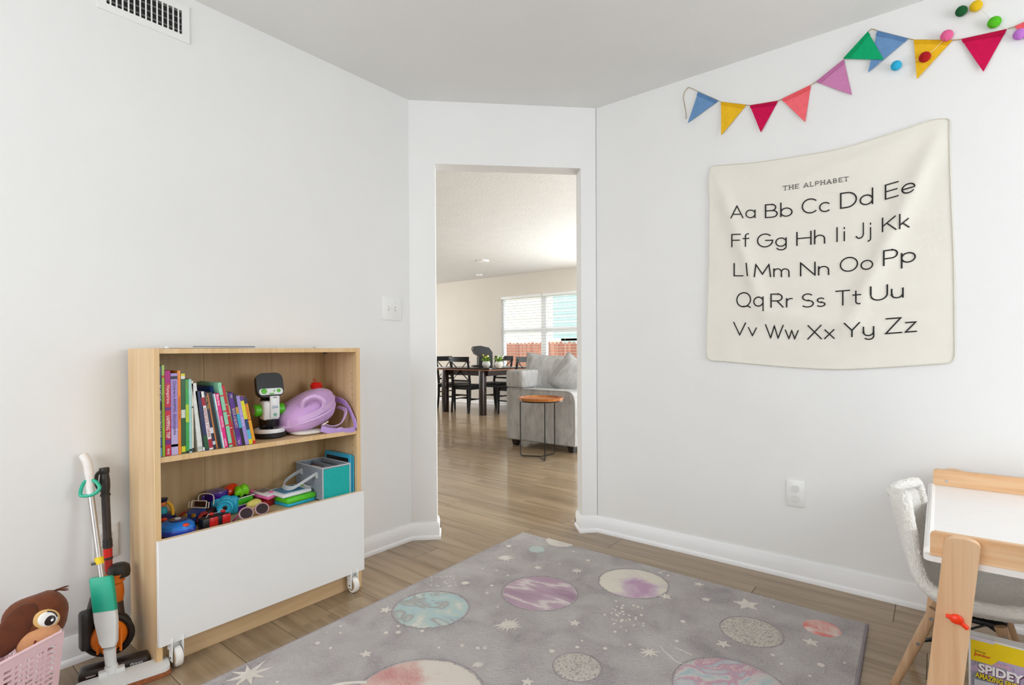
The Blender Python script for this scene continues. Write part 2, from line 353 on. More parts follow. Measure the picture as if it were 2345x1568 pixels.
for i in range(44):
    o = bpy.data.objects.new('picket', pk); COL.objects.link(o); o.parent = fe; o.location = (i*0.142, 0, random.uniform(-0.015, 0.01))
G().box(0, 6.25, 0.012, 0.05, 0.4, 0.5).box(0, 6.25, 0.012, 0.05, 1.5, 1.6).obj('fence_rail', pk.materials[0], fe, False)
# ================================================================== FIXTURES ON THE WALLS
# air register high on the left wall
vy0, vy1, vz0, vz1 = 0.572, 0.812, 2.283, 2.374
vt = thing('air_register', 'white metal air vent with upright louvers high on the left wall', 'vent', (XL, (vy0+vy1)/2, vz0-0.028))
def loc_box(g, y0, y1, z0, z1, d0, d1, bev=0): return g.box(d0, d1, y0-(vy0+vy1)/2, y1-(vy0+vy1)/2, z0-vz0+0.028, z1-vz0+0.028, bev=bev)
g = G(); b = 0.026
for a in ((vy0-b, vy1+b, vz0-b, vz0), (vy0-b, vy1+b, vz1, vz1+b), (vy0-b, vy0, vz0, vz1), (vy1, vy1+b, vz0, vz1)): loc_box(g, *a, 0.0, 0.006)
g.obj('face_frame', M_WHITEP, vt, False)
loc_box(G(), vy0, vy1, vz0, vz1, 0.0003, 0.0008).obj('duct_opening', mat('#1c1c1b', 0.8), vt, False)
for i in range(13):
    y = vy0+0.012+i*(vy1-vy0-0.024)/12; loc_box(G(), y-0.0024, y+0.0024, vz0, vz1, 0.003, 0.0055).obj('louver', M_WHITEP, vt, False)
for i in range(4):
    z = vz0+0.012+i*0.024; loc_box(G(), vy0, vy1, z-0.001, z+0.004, 0.001, 0.0028).obj('damper_blade', mat('#6e6e6c', 0.5), vt, False)
# switch and outlets
sw = thing('light_switch', 'white double toggle light switch plate on the left wall', 'light switch', (XL, 1.815, 1.216))
G().box(0, 0.006, -0.064, 0.064, 0, 0.124, bev=0.0025).obj('cover_plate', M_WHITEP, sw)
for y, a in ((-0.022, 0.5), (0.022, -0.5)):
    G().box(0.0055, 0.0068, y-0.005, y+0.005, 0.050, 0.074).obj('toggle_slot', mat('#cfcfcc', 0.5), sw, False)
    G().box(-0.003, 0.013, y-0.0038, y+0.0038, -0.0045, 0.0045, M=TR(0.006, 0, 0.062, ry=-a), bev=0.001).obj('toggle', M_WHITEP, sw)
    for z in (0.032, 0.092): G().cyl((0.0055, y, z), (0.0072, y, z), 0.0022, n=10).obj('screw', mat('#d5d5d2', 0.4), sw)
def outlet(label, M, covers=True):
    o = thing('wall_outlet', label, 'outlet', M.translation, rot=M.to_euler(), group='wall outlets')
    G().box(-0.037, 0.037, -0.006, 0, 0, 0.119, bev=0.0025).obj('cover_plate', M_WHITEP, o)
    for z in (0.0375, 0.081):
        G().prism(rrect(0.033, 0.030, 0.0105), 0.0055, 0.0085, M=TR(0, 0, z, rx=PI/2)).obj('socket_cover', mat('#e3e3e1', 0.35, 0.01), o)
    G().cyl((0, -0.0055, 0.0595), (0, -0.0075, 0.0595), 0.0022, n=10).obj('screw', mat('#cfcfcc', 0.4), o)
outlet('white duplex outlet with safety covers on the right wall below the alphabet cloth', TR(-0.5105, YR, 0.332))
outlet('white outlet low on the left wall behind the toy vacuum', TR(XL, 0.552, 0.328, rz=PI/2))

# ================================================================== BOOKCASE
bx0, bx1, by0, by1, btop = -2.268, -2.011, 0.618, 1.416, 1.066
BC = thing('bookcase', 'low birch veneer bookcase holding books and toys', 'bookcase', (bx1, (by0+by1)/2, 0))
BY = (by0+by1)/2
def bb(x0, x1, y0, y1, z0, z1): return G().box(x0-bx1, x1-bx1, y0-BY, y1-BY, z0, z1, bev=0.0008, seg=1)
T = 0.018
for y0 in (by0, by1-T):
    p = bb(bx0, bx1-0.0012, y0, y0+T, 0, btop).obj('side_panel', M_BIRCH, BC)
    bb(bx1-0.0012, bx1, y0, y0+T, 0, btop).obj('edge_band', M_BIRCHEDGE, p)
bb(bx0, bx1-0.003, by0+T, by1-T, btop-0.018, btop-0.001).obj('top_panel', M_BIRCHEDGE, BC)
cuts = (by0+T, 0.868, 1.142, by1-T)
for ya, yb in zip(cuts, cuts[1:]): bb(bx0, bx0+0.004, ya+0.0002, yb-0.0002, 0.06, btop-0.018).obj('back_panel', M_BACK_SHADED, BC)
SZ, TZ = 0.702, 0.415
for z in (SZ, TZ):
    p = bb(bx0+0.004, bx1-0.006, by0+T, by1-T, z-0.018, z).obj('shelf', M_BIRCHX, BC)
    bb(bx1-0.006, bx1-0.0045, by0+T, by1-T, z-0.018, z).obj('edge_band', M_BIRCHEDGE, p)
bb(bx0+0.004, bx1-0.02, by0+T, by1-T, 0.075, 0.093).obj('bottom_panel', M_BIRCHX, BC)
bb(bx1-0.035, bx1-0.02, by0+T, by1-T, 0.0, 0.075).obj('plinth', M_BIRCHX, BC)
g = G()
for x in (bx1-0.035,):
    for i in range(17):
        z = 0.44+i*0.032; g.cyl((x-bx1, by1-T-0.0008-BY, z), (x-bx1, by1-T+0.0002-BY, z), 0.0021, n=8)
tag(g.obj('shelf_pin_holes', mat('#5b4630', 0.8), BC), kind='stuff')
G().cyl((-0.12, 0.30, btop-0.025), (-0.12, 0.30, btop-0.018), 0.009, n=12).obj('cam_lock', mat('#3a3026', 0.5), BC)
# wheeled white toy box front
RB = thing('rolling_toy_box', 'white-fronted toy box on two casters filling the bottom of the bookcase', 'storage box', (-1.994, 1.015, 0))
G().box(-0.009, 0.009, -0.398, 0.398, 0.084, 0.433, bev=0.0012, seg=1).obj('front_panel', mat('#f2f1ef', 0.38, 0.01, 5), RB)
G().box(-0.009, 0.0085, -0.398, 0.398, 0.433, 0.4342).obj('edge_band', mat('#e8cfae', 0.5), RB, False)
for y in (-0.344, 0.345):
    c = G().box(-0.016, -0.009, y-0.022, y+0.022, 0.06, 0.13).obj('caster_bracket', M_WHITEP, RB)
    for d in (-0.0165, 0.0165):
        G().box(-0.014, 0.014, y+d-0.0015, y+d+0.0015, 0.022, 0.100, bev=0.001, seg=1).obj('fork_arm', M_WHITEP, c)
    w = G().lathe([(0.026, -0.011), (0.0325, -0.010), (0.034, -0.006), (0.034, 0.006), (0.0325, 0.010), (0.026, 0.011)], 28, M=TR(0.0, y, 0.034, rx=PI/2)).obj('caster_wheel', mat('#efece6', 0.4), RB)
    for d in (-1, 1): G().cyl((0, y+d*0.0105, 0.034), (0, y+d*0.0125, 0.034), 0.024, n=20).obj('wheel_disc', mat('#b39a7c', 0.5), w)
    G().cyl((0, y-0.02, 0.034), (0, y+0.02, 0.034), 0.0035, n=10).obj('axle', mat('#5a5a5a', 0.4, metal=0.8), w)
# flat things on top of the bookcase
lt = thing('flat_tray', 'thin pale grey tray lying on top of the bookcase', 'tray', (-2.14, 0.80, btop))
G().box(-0.1, 0.1, -0.125, 0.165, 0.0, 0.004, bev=0.001).obj('panel', mat('#c9ccd0', 0.4), lt); G().box(0.094, 0.1, -0.05, 0.165, 0.004, 0.0075).obj('rim', mat('#6d7580', 0.4), lt, False)
for y in (0.66, 1.203):
    c = thing('metal_clip', 'small clear clip on top of the bookcase, %s' % ('beside the grey tray' if y < 1 else 'near its right end'), 'clip', (-2.02, y, btop), group='clips on the bookcase')
    G().box(-0.005, 0.005, -0.005, 0.005, 0, 0.001).box(-0.005, -0.004, -0.005, 0.005, 0, 0.006).obj('clip_body', mat('#b9bcbf', 0.3, metal=0.3), c, False)

# ================================================================== BOOKS
M_PAGE = mat('#efe9da', 0.8, 0.08, 200)
def book(lab, y0, t, h, lean, col, depth=0.19, xf=-2.03, bands=(), title=None, tcol='#ffffff', tw=0.0, tz=0.5, th=0.007, flip=False):
    o = thing('book', lab, 'book', (xf, y0, SZ+0.0006), rot=(math.radians(lean), 0, 0), group='books on the upper shelf')
    c = 0.0011 if t > 0.006 else 0.0007; cm = mat(col, 0.35, 0.08, 40, coat=0.25)
    G().box(-depth, 0, 0, c, 0, h).box(-depth, 0, t-c, t, 0, h).box(-c, 0, c, t-c, 0, h).obj('cover', cm, o, False)
    G().box(-depth+0.003, -c, c, t-c, 0.003, h-0.003).obj('pages', M_PAGE, o, False)
    for z0, z1, bc in bands: G().box(-0.0002, 0.0003, 0.0002, t-0.0002, z0*h, z1*h).obj('spine_band', mat(bc, 0.4), o, False)
    if title:
        mt = mat(tcol, 0.5); tl = title if isinstance(title, list) else [(title, tz, tw)]
        for (s, z, w) in tl:
            lettering(s, min(th, t*0.78), frame((0.0005, t/2, z*h), (0, 0, -1), (0, 1, 0)), 'spine_title', mt, o, width=w*h)
book('tall navy spotted picture book at the left end of the upper shelf', 0.6375, 0.0090, 0.304, 0, '#22294a', bands=[(.60, .86, '#3c4470'), (.42, .60, '#1d2438'), (.12, .2, '#4f6fb0'), (0, .1, '#6aa9c8')], title=[('KIDS', .70, .18), ('SPACE SCIENCE & MORE', .36, .3)])
book('lime green tall book, the tallest on the upper shelf', 0.6478, 0.0076, 0.307, 0, '#a4cf22', bands=[(.86, .885, '#d64a2a')], title='how things grow', tcol='#c28a1a', tw=.25, tz=.55, th=.005)
book('thick crimson book with white VAMPING TRIP spine lettering', 0.6565, 0.0166, 0.288, 0, '#d8123f', bands=[(.85, 1, '#b8157f'), (.53, .57, '#7a2a86'), (.13, .19, '#7a2a86')], title=[('VAMPING TRIP', .34, .27), ('Vampirina', .72, .22), ('disney', .05, .07)], th=.0115)
book('thick lilac book titled Children\'s ANIMAL Encyclopedia on its spine', 0.6742, 0.0205, 0.278, 0, '#a98fd2', bands=[(0, .32, '#c6b6e3'), (.93, .965, '#2c2a3a'), (.1, .13, '#2c2a3a')], title='Children\'s ANIMAL Encyclopedia', tcol='#3b2a6e', tw=.66, tz=.575, th=.012)
book('orange book with red MAGNETIC FUN lettering on its spine', 0.6953, 0.0090, 0.286, 0, '#f08a16', title='MAGNETIC FUN', tcol='#c9301a', tw=.27, tz=.55, th=.006)
book('dark green book with yellow checks at both spine ends', 0.7052, 0.0128, 0.280, 0, '#1f5a2a', bands=[(.955, .985, '#e6da28'), (.92, .955, '#e9e9e4'), (.44, .54, '#d9e0d2'), (.02, .09, '#d8d422')])
book('bright green book with a yellow streak on the spine', 0.7190, 0.0102, 0.255, 0, '#3aa94c', bands=[(.42, .66, '#b9d631'), (.0, .03, '#1b1b1b')], title='garden', tcol='#e05a3a', tw=.1, tz=.92, th=.004)
book('pale aqua book standing straight beside the white leaning one', 0.7296, 0.0082, 0.256, 0, '#a6d8d6', bands=[(0.02, .05, '#1c1c1c')])
book('thin cream book with black spine foot', 0.7384, 0.0052, 0.250, 0, '#e3ddc8', bands=[(0.0, .06, '#17171a'), (.62, .64, '#303030')])
book('thick white book leaning at the gap in the row', 0.7577, 0.0150, 0.241, 4.5, '#e4e6e1', bands=[(.02, .07, '#b9c4b9')])
book('thin black leaning book with white edge', 0.7740, 0.0058, 0.214, 6.3, '#191a20', bands=[(0, .06, '#f0f0ee')])
book('navy leaning book with green spine foot', 0.7806, 0.0122, 0.212, 6.6, '#1c2a5e', bands=[(0.02, .25, '#1f5b35')])
book('white leaning book with red spine writing', 0.7950, 0.0130, 0.211, 8.2, '#f1ecec', bands=[(.76, .90, '#a51d33'), (.03, .18, '#b01c3a')], title='PRINCESS STORIES', tcol='#b01c3a', tw=.5, tz=.47, th=.008)
book('dark navy leaning book with yellow title', 0.8088, 0.0098, 0.209, 8.6, '#1f2340', bands=[(.28, .38, '#dfe3ea'), (.08, .14, '#cfd4de')], title='Tutu Tilly', tcol='#e9c41e', tw=.24, tz=.82, th=.008)
book('very thin orange leaning book', 0.8192, 0.0046, 0.205, 8.8, '#c97a35')
book('black leaning book between orange and teal ones', 0.8244, 0.0124, 0.207, 9.0, '#15171c')
book('very thin teal leaning book', 0.8374, 0.0044, 0.202, 9.2, '#3c8791')
book('thin white leaning book beside the hot pink one', 0.8420, 0.0052, 0.201, 9.2, '#efeaee', bands=[(.3, .7, '#d9b6c8')])
book('hot pink leaning book with white lettering', 0.8476, 0.0118, 0.201, 9.0, '#ee1787', title=[('Barbie', .88, .2), ('FASHION TALE', .48, .2), ('random', .1, .14)], th=.007)
book('glossy royal blue book set back behind the pink one', 0.8526, 0.0080, 0.226, 9.1, '#1d4fa6', depth=0.14, xf=-2.075)
book('tall mint green leaning book with red dots', 0.8628, 0.0124, 0.240, 9.2, '#8fd3b0', bands=[(.79, .81, '#d02a2a'), (.55, .57, '#d02a2a'), (.33, .35, '#d02a2a'), (.03, .055, '#c01f2a')])
book('tall red leaning book with white dots', 0.8762, 0.0092, 0.231, 9.6, '#c5141e', bands=[(.68, .69, '#f3dada'), (.5, .51, '#f3dada'), (.3, .31, '#f3dada')])
book('thin olive floral leaning book', 0.8862, 0.0052, 0.206, 9.8, '#7c7a55', bands=[(.6, .75, '#b7a97a'), (.3, .45, '#a04a3a')])
book('purple leaning book with BOOK OF SECRETS lettering', 0.8922, 0.0170, 0.201, 9.4, '#54208a', bands=[(0, .16, '#7b35a8')], title=[('BOOK of SECRETS', .52, .36), ('my', .93, .06), ('fun', .07, .07)], tcol='#e8d9b8', th=.009)
book('black and turquoise leaning book with gold block', 0.9103, 0.0104, 0.195, 10.0, '#15161c', bands=[(.62, .75, '#c79a3a'), (.34, .62, '#2fb1c4')])
book('lavender leaning book with pale title', 0.9213, 0.0132, 0.188, 10.5, '#a995dc', title='my diary', tcol='#efeaff', tw=.34, tz=.55, th=.007)
book('yellow and blue thin leaning book', 0.9354, 0.0124, 0.187, 10.8, '#e7de25', bands=[(.3, .52, '#1e3f6e'), (.1, .3, '#58b4d8'), (.9, 1, '#5a3a8c')])
book('red and yellow leaning book, last before the toy microscope', 0.9490, 0.0112, 0.184, 10.8, '#f0a51b', bands=[(.85, 1, '#2a2450'), (.0, .06, '#d42222'), (.5, .52, '#b01c1c')], title='tales', tcol='#d42222', tw=.3, tz=.7, th=.005)

# ================================================================== TOY MICROSCOPE
BLK = mat('#141416', 0.35, 0.05); WHT = mat('#f2f3f4', 0.3, 0.01); GRN = mat('#57c11e', 0.35, 0.05)
ms = thing('toy_microscope', 'black and white toy microscope with lime green knobs on the upper shelf', 'toy', (-2.135, 1.066, SZ), rz=-0.10)
Mz = lambda x, y, z, **k: TR(x, y, z, **k)
G().lathe([(0.056, 0), (0.062, 0.006), (0.062, 0.020), (0.054, 0.026)], 32, sx=0.95, sy=1.0).obj('base', BLK, ms)
G().lathe([(0.058, 0.018), (0.060, 0.028), (0.056, 0.038), (0.050, 0.038), (0.044, 0.030), (0.030, 0.024), (0.0, 0.023)], 32, sx=0.95, sy=1.0, cap=False).obj('specimen_dish', WHT, ms)
G().tube(spline([(-0.03, 0, 0.02), (-0.045, 0, 0.07), (-0.04, 0, 0.13), (-0.012, 0, 0.178)], 5), [0.026]*8+[0.024]*8, 16).obj('arm', BLK, ms)
bd = G().box(-0.025, 0.026, -0.033, 0.033, 0.072, 0.150, bev=0.010, seg=3).obj('body', WHT, ms)
G().box(0.020, 0.031, -0.008, 0.030, 0.082, 0.170, bev=0.003).obj('focus_plate', WHT, bd)
G().box(0.0308, 0.0313, 0.004, 0.018, 0.162, 0.165).obj('slot', BLK, bd, False)
G().cyl((0.0308, 0.011, 0.094), (0.0314, 0.011, 0.094), 0.0075, n=16).obj('emblem', mat('#7fb8a0', 0.5), bd)
for zz, ww in ((0.127, 0.022), (0.121, 0.026)): G().box(0.0308, 0.0313, 0.011-ww/2, 0.011+ww/2, zz, zz+0.0025).obj('print_line', mat('#5b86a8', 0.5), bd, False)
G().lathe([(0.024, 0.045), (0.029, 0.062), (0.030, 0.075)], 20).obj('lens_housing', mat('#1d1f24', 0.15), ms)
for sgn in (-1, 1):
    k = G().lathe([(0.020, 0.030), (0.0235, 0.034), (0.0245, 0.056), (0.021, 0.060)], 18, M=TR(-0.008, 0, 0.112, rx=-sgn*PI/2)).obj('focus_knob', GRN, ms)
    G().lathe([(0.0175, 0.060), (0.0165, 0.0615)], 18, M=TR(-0.008, 0, 0.112, rx=-sgn*PI/2)).obj('knob_cap', mat('#b9a8b4', 0.4), k)
HM = TR(0.0, 0, 0.212, ry=-0.25)
hd = G().prism(rrect(0.106, 0.100, 0.028), -0.012, 0.012, M=HM @ frame((0, 0, 0), (0, 1, 0), (0, 0, 1))).obj('screen_head', BLK, ms)
ct = G().prism(rrect(0.094, 0.026, 0.012), 0.012, 0.015, M=HM @ frame((0, 0, -0.028), (0, 1, 0), (0, 0, 1))).obj('control_strip', WHT, hd)
for y, r in ((-0.028, 0.0115), (0.030, 0.0075), (0.012, 0.003)): G().lathe([(r, 0.015), (r*0.9, 0.0185), (r*0.5, 0.019)], 16, M=HM @ frame((0, y, -0.026), (0, 1, 0), (0, 0, 1))).obj('button', GRN, ct)
G().box(0.015, 0.017, -0.008, 0.010, -0.040, -0.035, M=HM).obj('button', GRN, ct, False)

# small blue figure behind the microscope
bl = thing('blue_toy_figure', 'royal blue plastic toy lying behind the microscope', 'toy', (-2.205, 1.12, SZ), rz=0.3)
BLU = mat('#1f4fc0', 0.35)
G().ell((0, 0, 0.022), (0.022, 0.045, 0.022)).obj('body', BLU, bl); G().ell((0, 0.045, 0.03), (0.016, 0.016, 0.016)).obj('head', BLU, bl)
G().tube([(0.01, -0.02, 0.03), (0.03, -0.05, 0.025)], [0.007, 0.004], 8).obj('arm', BLU, bl); G().tube([(0.01, 0.03, 0.035), (0.028, 0.062, 0.036)], [0.007, 0.004], 8).obj('arm', BLU, bl)

# ================================================================== BACKPACK
LIL = mat('#d3a7de', 0.75, 0.08, 14, 0.25, sheen=0.3, bscale=500); LIL2 = mat('#dcb6e4', 0.7, 0.05, 20, 0.2, sheen=0.3, bscale=500); LIL3 = mat('#c8a6e6', 0.6, 0.05, 30)
bp = thing('backpack', 'small lilac backpack lying on its side on the upper shelf', 'backpack', (-2.13, 1.24, SZ))
def bpf(p):
    q = p.copy(); k = (q.y+0.13)/0.26; q.z = 0.012+(q.z-0.012)*(0.72+0.42*k-0.12*k*k); q.z += 0.02*k; q.x *= 0.9+0.18*math.sin(max(0, min(1, k))*PI)
    d = noise.noise(q*22)*0.004; return q+V(d, d*0.5, d)
BM = TR(0, 0.0, 0.012, rx=0.20)
body = G().ell((0, 0, 0.080), (0.092, 0.125, 0.078), 36, 24, e=0.72, M=BM, fn=bpf).obj('body', LIL, bp)
def arc_on(z, r, a0, a1, n=24, sx=0.098, sy=0.131): return [BM @ bpf(V(math.cos(math.radians(a0+(a1-a0)*i/n))*sx*r, math.sin(math.radians(a0+(a1-a0)*i/n))*sy*r, z)) for i in range(n+1)]
G().tube(arc_on(0.062, 0.98, -100, 110), 0.0065, 8).obj('piping', LIL2, bp)
G().ribbon(arc_on(0.085, 1.005, -60, 75), (0.004, 0, 0.026), 0.006).obj('zip_band', LIL2, bp)
hp = spline([BM @ V(0.075, -0.052, 0.118), BM @ V(0.098, -0.050, 0.150), BM @ V(0.116, -0.012, 0.158), BM @ V(0.122, 0.020, 0.128), BM @ V(0.098, 0.018, 0.090)], 6)
G().tube(hp, 0.0082, 10).obj('grab_handle', LIL2, bp)
st = spline([(-0.01, 0.122, 0.135), (0.06, 0.135, 0.120), (0.105, 0.146, 0.060), (0.118, 0.151, 0.012), (0.118, 0.140, 0.004), (0.115, 0.09, 0.004), (0.108, 0.03, 0.012), (0.098, -0.005, 0.024)], 6)
wv = [Vector((0.012, -0.006, 0.024)) if i < 14 else Vector((0.020, -0.001, 0.016)) if i < 22 else Vector((0.010, 0, 0.024)) for i in range(len(st))]
sp = G().ribbon(st, wv, 0.003).obj('shoulder_strap', LIL3, bp)
G().box(-0.013, 0.013, -0.012, 0.012, -0.003, 0.003, M=frame((0.114, 0.075, 0.009), (0.3, 0, 0.9), (0, 1, 0)), bev=0.002).obj('strap_slider', LIL3, sp)
s2 = spline([(0.02, 0.125, 0.100), (0.075, 0.130, 0.085), (0.085, 0.100, 0.035), (0.080, 0.055, 0.022), (0.085, 0.01, 0.04)], 6)
G().ribbon(s2, (0.020, 0, 0.012), 0.003).obj('shoulder_strap', LIL2, bp)
G().box(-0.014, 0.014, -0.003, 0.003, -0.002, 0.002, M=frame((0.100, 0.015, 0.045), (0.2, 0.8, 0.5), (1, 0, 0))).obj('strap_end', mat('#ead9c2', 0.7), bp, False)
wp = thing('fleece_pad', 'flat cream fleece pad squeezed under the lilac backpack', 'cushion', (-2.115, 1.205, SZ))
G().ell((0, 0, 0.010), (0.075, 0.062, 0.010), 24, 10, e=0.6).obj('pad', mat('#ece7da', 0.95, 0.06, 60, 0.8), wp)
ap = thing('toy_apple', 'shiny red toy fruit with brown stem perched on the backpack', 'toy', (-2.17, 1.298, SZ+0.176))
G().lathe([(0.004, 0.002), (0.016, 0.0), (0.025, 0.012), (0.027, 0.024), (0.020, 0.036), (0.006, 0.036), (0, 0.032)], 20).obj('fruit', mat('#d9180f', 0.15, 0.05, coat=0.6), ap)
G().tube([(0, 0, 0.032), (-0.004, -0.008, 0.048), (-0.006, -0.011, 0.052)], [0.005, 0.006, 0.005], 8).obj('stem', mat('#a8512a', 0.5), ap)
# ================================================================== TOYS ON THE LOWER SHELF
def at(px, py, z): return onZ(px, py, z)
NAV = mat('#16235a', 0.3, 0.05, coat=0.3); AZU = mat('#1c7fe0', 0.3, 0.05, coat=0.3); ORG = mat('#f0491e', 0.35); YEL = mat('#f0b424', 0.4); RED = mat('#c81818', 0.3, coat=0.3); BK = mat('#131315', 0.4)
# blue controller
t = thing('toy_controller', 'blue rounded toy controller with orange buttons behind the white panel', 'toy', (-2.082, 0.704, TZ), rz=-0.9)
G().lathe([(0.040, 0), (0.052, 0.006), (0.055, 0.018), (0.050, 0.028)], 32, sx=0.95, sy=1.15).obj('lower_shell', mat('#1440b8', 0.2, coat=0.5), t)
G().lathe([(0.052, 0.024), (0.050, 0.036), (0.040, 0.044), (0.024, 0.047), (0, 0.047)], 32, sx=0.95, sy=1.15, cap=False).obj('upper_shell', AZU, t)
G().lathe([(0.028, 0.044), (0.029, 0.050), (0.0, 0.052)], 24, sx=1.0, sy=1.0, cap=False, M=TR(-0.01, 0, 0)).obj('dial_pad', NAV, t)
G().tube([(0.008*math.cos(a*PI/8)-0.008, 0.008*math.sin(a*PI/8), 0.0525) for a in range(16)], 0.0015, 6, closed=True).obj('dial_ring', WHT, t)
for y in (-0.044, 0.044): G().ell((0.018, y, 0.038), (0.011, 0.012, 0.006), 14, 8).obj('button', ORG, t)
# policeman in a toy car
t = thing('toy_police_car', 'navy toy car with a capped driver figure in the left corner', 'toy', (-2.200, 0.700, TZ), rz=-0.7)
G().ell((0, 0, 0.030), (0.050, 0.036, 0.024), 20, 12, e=0.7).obj('car_body', NAV, t)
for x in (-0.028, 0.028):
    for y in (-0.034, 0.034): G().lathe([(0.013, -0.005), (0.014, 0), (0.013, 0.005)], 16, M=TR(x, y, 0.014, rx=PI/2)).obj('wheel', BK, t)
f = G().lathe([(0.013, 0.04), (0.016, 0.055), (0.014, 0.070), (0.007, 0.076)], 16).obj('driver_torso', mat('#2aa0b4', 0.4), t)
G().ell((0, 0, 0.086), (0.013, 0.013, 0.012)).obj('driver_head', mat('#e27a3a', 0.4), f)
G().lathe([(0.013, 0.094), (0.017, 0.103), (0.017, 0.106), (0, 0.107)], 16).obj('driver_cap', mat('#141b3a', 0.4), f)
G().tube(spline([(0.0, 0.034, 0.044), (0.0, 0.030, 0.075), (0.0, 0.016, 0.092)], 5), 0.006, 8).obj('roll_bar', YEL, t)
G().ell((0.040, -0.010, 0.046), (0.010, 0.014, 0.008)).obj('hood_light', YEL, t); G().ell((0.043, 0.022, 0.040), (0.009, 0.011, 0.008)).obj('hood_light', ORG, t)
# old-style car
t = thing('toy_roadster', 'vintage style toy roadster with cream windshield frames and gold headlights', 'toy', (-2.172, 0.812, TZ), rz=-0.95)
G().box(-0.060, 0.02, -0.034, 0.034, 0.012, 0.040, bev=0.008).obj('tub', mat('#3a1714', 0.45), t)
G().prism([(-0.005, 0.012), (0.058, 0.010), (0.062, 0.026), (0.050, 0.042), (0.0, 0.050)], -0.026, 0.026, M=TR(rx=PI/2)).obj('hood', mat('#22408c', 0.35), t)
for y in (-0.036, 0.036):
    G().tube(spline([(-0.03, y, 0.012), (0.0, y, 0.020), (0.022, y, 0.038), (0.045, y, 0.036), (0.060, y, 0.016)], 5), 0.0065, 8).obj('fender', mat('#a31a1a', 0.35), t)
    for x in (-0.042, 0.04): G().lathe([(0.012, -0.005), (0.0145, 0), (0.012, 0.005)], 16, M=TR(x, y, 0.0145, rx=PI/2)).obj('wheel', BK, t)
    G().lathe([(0.0075, 0), (0.0085, 0.003), (0.006, 0.005)], 14, M=TR(0.055, y*0.45, 0.038, ry=PI/2-0.5)).obj('headlight', mat('#b48a2a', 0.3, metal=0.6), t)
CRM = mat('#f0e6d2', 0.4)
def wframe(x, z0, z1, w, r=0.0022): return G().tube([(x, -w, z0), (x, w, z0), (x-0.006, w, z1), (x-0.006, -w, z1)], r, 6, closed=True)
wf = wframe(0.004, 0.052, 0.076, 0.028).obj('windshield_frame', CRM, t); G().box(-0.001, 0.001, -0.026, 0.026, 0.054, 0.074, M=TR(0.001, 0, 0, ry=-0.2)).obj('windshield', mat('#3a1416', 0.1), wf, False)
for y in (-0.034, 0.034): G().tube([(0.004, y-0.005, 0.052), (0.004, y+0.005, 0.052), (0, y+0.005, 0.072), (0, y-0.005, 0.072)], 0.0018, 6, closed=True).obj('side_light', CRM, t)
G().tube(spline([(-0.04, -0.03, 0.05), (-0.042, -0.026, 0.088), (-0.042, 0.026, 0.088), (-0.04, 0.03, 0.05)], 6), 0.0022, 6).obj('roof_hoop', CRM, t)
# black box with red pads
t = thing('toy_battery_box', 'black box toy with two red pads and loose wires behind the white panel', 'toy', (-2.062, 0.822, TZ), rz=0.10)
G().box(-0.020, 0.018, -0.050, 0.050, 0, 0.040, bev=0.003).obj('case', BK, t)
for y in (-0.012, 0.034): G().box(0.016, 0.021, y-0.015, y+0.015, 0.008, 0.040, bev=0.002).obj('pad', RED, t)
G().tube(spline([(0, -0.03, 0.04), (0.005, -0.022, 0.052), (-0.004, -0.008, 0.047), (0.004, 0.012, 0.050), (0, 0.024, 0.056), (0.004, 0.036, 0.05), (0, 0.042, 0.04)], 5), 0.0014, 6).obj('wire', mat('#b9b9b4', 0.4), t)
for y in (-0.012, 0.030): G().ell((0.002, y, 0.049), (0.008, 0.009, 0.006), 12, 8).obj('knob', RED, t)
# turquoise camera
TUR = mat('#22a9cc', 0.35, 0.05)
t = thing('toy_camera', 'turquoise toy camera with round lens and rounded ears', 'toy', (-2.176, 0.905, TZ), rz=-0.52); t.scale = (1.1, 1.1, 1.1)
G().box(-0.014, 0.014, -0.043, 0.043, 0.0, 0.060, bev=0.012, seg=3).obj('body', TUR, t)
for y, z, r in ((-0.024, 0.052, 0.019), (0.003, 0.056, 0.022), (0.027, 0.052, 0.019)): G().ell((0, y, z), (0.012, r, 0.014), 16, 10).obj('ear', TUR, t)
l = G().lathe([(0.026, 0.013), (0.0265, 0.026), (0.022, 0.030), (0.018, 0.025), (0.007, 0.023)], 28, M=TR(0, 0.004, 0.031, ry=PI/2), cap=False).obj('lens_ring', mat('#37bfe2', 0.3, 0.04), t)
G().lathe([(0.009, 0.0225), (0.006, 0.0245)], 20, M=TR(0, 0.004, 0.031, ry=PI/2)).obj('lens', BK, l)
G().ell((0.004, -0.034, 0.064), (0.005, 0.006, 0.003)).obj('shutter_button', mat('#e2c23a', 0.4), t)
G().tube(spline([(0.016, -0.03, 0.03), (0.022, -0.034, 0.015), (0.02, -0.03, 0.002), (0.026, -0.02, 0.001)], 5), 0.0022, 6).obj('wrist_cord', mat('#cfeef4', 0.6), t)
# purple pot
t = thing('toy_pot', 'dark purple toy pot with little handles at the back', 'toy', (-2.218, 0.893, TZ))
G().lathe([(0.034, 0), (0.039, 0.006), (0.041, 0.075), (0.043, 0.080), (0.040, 0.092), (0.0, 0.096)], 28, cap=False).obj('pot', mat('#43108a', 0.3, coat=0.4), t)
for y in (-1, 1): G().tube(spline([(0, y*0.040, 0.076), (0.0, y*0.050, 0.078), (0.0, y*0.050, 0.066), (0, y*0.040, 0.062)], 5), 0.004, 6).obj('handle', mat('#43108a', 0.3), t)
